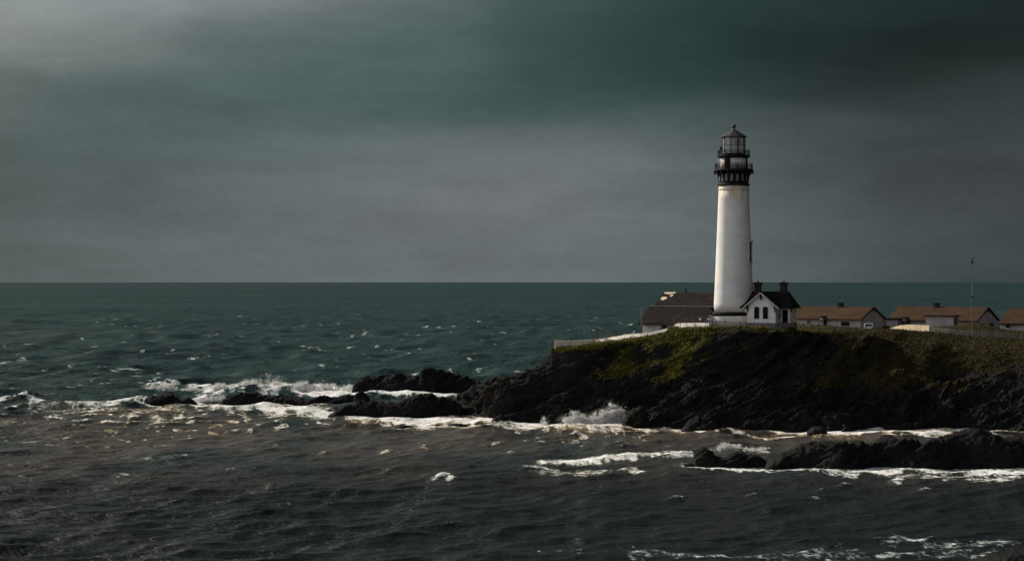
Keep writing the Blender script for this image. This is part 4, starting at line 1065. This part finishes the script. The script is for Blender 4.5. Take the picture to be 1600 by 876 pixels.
# ------------------------------------------------------------------ shrubs
def shrub(px, Y, rad, label):
    X = gx(px, Y); z = ground_z(X, Y)
    S = thing('shrub', (X, Y, z), 0, label, 'shrub', 'dark shrubs on the headland')
    n = 1400
    d = RNG.normal(0, 1, (n, 3)); d /= np.linalg.norm(d, axis=1)[:, None]; d[:, 2] = np.abs(d[:, 2])
    lump = 1 + .5 * noise(d[:, 0]*2.2 + px, d[:, 1]*2.2, d[:, 2]*2.2, 3)
    c = d * (rad * RNG.uniform(.45, 1, n) * lump)[:, None] * np.array([1.15, 1.0, .85])
    u = RNG.normal(0, .09, (n, 3)); v = RNG.normal(0, .09, (n, 3))
    VV = np.stack([c - u, c + v, c + u], 1).reshape(-1, 3)
    np_mesh('foliage', VV, np.arange(3*n).reshape(-1, 3), M['leaf'], S)
    m = MB()
    for k in range(6): a = k * 1.05; m.tube((0, 0, -.3), (rad*.6*math.cos(a), rad*.6*math.sin(a), rad*.5), .05, .02, n=6)
    m.build('stem', M['dark'], S)
shrub(1385, 458, .75, 'dark round shrub at the left end of the gold board fence')
shrub(1462, 436, .7, 'dark shrub just right of the gold board fence')
shrub(1236, 388.6, .7, 'dark shrub before the door side of the cottage')

# ------------------------------------------------------------------ sky, sun, camera
SUN_AZ, SUN_EL = -52.0, 31.0          # bearing from the view axis (left is negative), height
W = bpy.data.worlds.new('World'); scene.world = W; W.use_nodes = True
t = NT(W.node_tree); bg = t.n['Background']
sky = t.node('ShaderNodeTexSky'); sky.sky_type = 'NISHITA'; sky.sun_disc = False
sky.sun_elevation = R(SUN_EL); sky.sun_rotation = R(SUN_AZ % 360); sky.dust_density = 2.0; sky.air_density = 1.2
tc = t.node('ShaderNodeTexCoord'); dirv = tc.outputs['Generated']
sp = t.node('ShaderNodeSeparateXYZ'); t.link(dirv, sp.inputs[0])
az = t.math('MULTIPLY', t.math('ARCTAN2', sp.outputs[0], sp.outputs[1]), F)
el = t.math('MULTIPLY', t.math('ARCSINE', sp.outputs[2]), F)
w1 = t.node('ShaderNodeTexNoise'); w1.inputs['Scale'].default_value = 6.0; w1.inputs['Detail'].default_value = 6
mp = t.node('ShaderNodeMapping'); mp.inputs['Scale'].default_value = (1, 1, 4.5); mp.inputs['Rotation'].default_value = (0, R(-5), 0); t.link(dirv, mp.inputs[0]); t.link(mp.outputs[0], w1.inputs[0])
ws = t.node('ShaderNodeSeparateColor'); t.link(w1.outputs['Color'], ws.inputs[0])
azw = t.math('ADD', az, t.math('MULTIPLY', t.math('SUBTRACT', ws.outputs[0], .5), 260.0))
elw = t.math('ADD', el, t.math('MULTIPLY', t.math('SUBTRACT', ws.outputs[1], .5), 95.0))
SX, SY = 140.0, 46.0
cv = t.node('ShaderNodeCombineXYZ'); t.link(t.math('DIVIDE', azw, SX), cv.inputs[0]); t.link(t.math('DIVIDE', elw, SY), cv.inputs[1])
def lin(c): return tuple(((v/255.0)/12.92 if v/255.0 <= .04045 else ((v/255.0 + .055)/1.055)**2.4) for v in c)
CLOUD = [ # cloud tones by bearing and height over the horizon: (bearing px, row, tone)
 (-150,0,(150,156,155)),(0,0,(140,147,147)),(200,0,(136,142,143)),(430,0,(118,126,128)),(650,0,(96,108,110)),(850,0,(62,80,80)),(1050,0,(46,64,63)),(1250,0,(38,53,52)),(1450,0,(34,46,46)),(1620,0,(32,42,42)),
 (-150,80,(132,138,138)),(0,80,(126,133,132)),(200,80,(112,121,120)),(430,75,(92,106,106)),(650,80,(80,97,97)),(850,80,(56,75,75)),(1050,80,(42,60,60)),(1250,80,(33,44,44)),(1450,80,(28,35,35)),(1620,80,(30,38,38)),
 (-150,160,(96,106,105)),(0,160,(92,103,102)),(200,160,(82,97,95)),(430,150,(80,97,95)),(650,150,(74,93,92)),(850,155,(60,80,79)),(1050,150,(46,66,65)),(1250,140,(44,57,56)),(1450,140,(42,50,50)),(1620,150,(56,65,65)),
 (0,235,(82,97,95)),(200,235,(84,99,98)),(430,235,(94,109,108)),(650,230,(98,110,112)),(850,225,(104,112,116)),(1050,215,(84,98,99)),(1250,210,(70,81,82)),(1450,220,(60,68,69)),(1620,230,(62,70,71)),
 (-150,310,(80,94,92)),(0,310,(82,96,94)),(200,310,(86,98,98)),(430,300,(99,108,111)),(650,300,(104,111,114)),(850,300,(106,113,116)),(1050,300,(100,109,112)),(1250,300,(78,88,90)),(1450,300,(62,69,71)),(1620,300,(60,66,68)),
 (-150,400,(86,97,96)),(0,400,(88,99,98)),(200,400,(92,102,102)),(430,400,(98,106,108)),(650,400,(100,108,112)),(850,400,(102,110,114)),(1050,400,(98,107,109)),(1250,400,(82,92,93)),(1450,400,(66,75,76)),(1620,400,(58,67,67))]
CLOUD = [(p, r_, tuple(.78 * c[i] + .22 * (sum(c) / 3 + (-.5, .3, .6)[i]) for i in range(3)) if r_ >= 200 else c) for p, r_, c in CLOUD]
CLOUD += [(p, 470, c) for p, r_, c in CLOUD if r_ == 400]
acc = None; wsum = None
for px, row, col in CLOUD:
    vd = t.node('ShaderNodeVectorMath', operation='DISTANCE'); t.link(cv.outputs[0], vd.inputs[0])
    a_ = math.atan((px - 800) / F) * F; e_ = math.atan((HOR - row) / F) * F
    vd.inputs[1].default_value = (a_ / SX, e_ / SY, 0)
    wgt = t.math('EXPONENT', t.math('MULTIPLY', t.math('MULTIPLY', vd.outputs['Value'], vd.outputs['Value']), -1.0))
    sc_ = t.node('ShaderNodeVectorMath', operation='SCALE'); sc_.inputs[0].default_value = lin(col); t.link(wgt, sc_.inputs['Scale'])
    if acc is None: acc, wsum = sc_.outputs[0], wgt
    else:
        ad = t.node('ShaderNodeVectorMath', operation='ADD'); t.link(acc, ad.inputs[0]); t.link(sc_.outputs[0], ad.inputs[1]); acc = ad.outputs[0]
        wsum = t.math('ADD', wsum, wgt)
inv = t.math('DIVIDE', 1.0, t.math('MAXIMUM', wsum, 1e-4))
front = t.node('ShaderNodeVectorMath', operation='SCALE'); t.link(acc, front.inputs[0]); t.link(inv, front.inputs['Scale'])
# thin streaks and grain in the cloud deck
stq = t.noise(dirv, 7.0, 7, .6, sc=(1, 1, 7), rot=(0, R(-6), 0))
blot = t.noise(dirv, 26.0, 6, .62, sc=(1, 1, 3.2), rot=(0, R(-8), 0))
grain = t.noise(dirv, 330.0, 3, .6)
tone = t.math('ADD', t.math('MULTIPLY', t.math('SUBTRACT', grain, .5), .14), t.math('ADD', t.math('MULTIPLY', t.math('SUBTRACT', stq, .5), .55), t.math('MULTIPLY', t.math('SUBTRACT', blot, .5), .40)))
tn = t.node('ShaderNodeVectorMath', operation='SCALE'); t.link(front.outputs[0], tn.inputs[0]); t.link(t.math('ADD', 1.0, tone), tn.inputs['Scale'])
frontc = tn.outputs[0]
# the rest of the sky: broken overcast lit by the sky model, brighter behind the viewer
lb = t.node('ShaderNodeVectorMath', operation='DOT_PRODUCT'); t.link(dirv, lb.inputs[0]); lb.inputs[1].default_value = (-.80, -.57, .2)
back = t.ramp(lb.outputs['Value'], -.1, .95)
up = t.ramp(sp.outputs[2], .05, .9)
bright = t.math('ADD', t.math('ADD', .12, t.math('MULTIPLY', back, 2.3)), t.math('MULTIPLY', up, .35))
STR = 0.1
skyc = t.mix(.75, sky.outputs[0], (2.2, 2.2, 2.25, 1))
cl = t.noise(dirv, 2.2, 6, .6, sc=(1, 1, 2))
skyb = t.mix(1, skyc, t.mix(t.ramp(cl, .35, .7), (.55,.55,.55,1), (1.25,1.25,1.25,1)), 'MULTIPLY')
sb = t.node('ShaderNodeVectorMath', operation='SCALE'); t.link(skyb, sb.inputs[0]); t.link(bright, sb.inputs['Scale'])
fs_ = t.node('ShaderNodeVectorMath', operation='SCALE'); t.link(frontc, fs_.inputs[0]); fs_.inputs['Scale'].default_value = 1.0 / STR
inwin = t.ramp(wsum, .004, .10)
t.link(t.mix(inwin, sb.outputs[0], fs_.outputs[0]), bg.inputs[0]); bg.inputs[1].default_value = STR

sd = bpy.data.lights.new('sun', 'SUN'); sd.energy = 5.0; sd.angle = R(.6); sd.color = (1.0, .925, .80)
so = bpy.data.objects.new('sun', sd); COL.objects.link(so)
sv = Vector((math.sin(R(SUN_AZ)) * math.cos(R(SUN_EL)), math.cos(R(SUN_AZ)) * math.cos(R(SUN_EL)), math.sin(R(SUN_EL))))
so.rotation_euler = sv.to_track_quat('Z', 'Y').to_euler(); so.location = (-60, 300, 80)

cd = bpy.data.cameras.new('camera'); cam = bpy.data.objects.new('camera', cd); COL.objects.link(cam)
cam.location = (0, 0, CAM_H); cam.rotation_euler = (PI/2, 0, 0)
cd.sensor_width = 36; cd.lens = 36 * F / 1600; cd.shift_y = (HOR - 438) / 1600
cd.clip_start = 1; cd.clip_end = 200000
scene.camera = cam
vs = scene.view_settings; vs.view_transform = 'Standard'; vs.look = 'None'; vs.exposure = 0; vs.gamma = 1; vs.use_curve_mapping = False
scene.render.engine = 'CYCLES'
scene.cycles.use_denoising = True
scene.cycles.max_bounces = 5; scene.cycles.diffuse_bounces = 3; scene.cycles.glossy_bounces = 2; scene.cycles.transparent_max_bounces = 8
scene.cycles.sample_clamp_indirect = 3; scene.cycles.sample_clamp_direct = 6
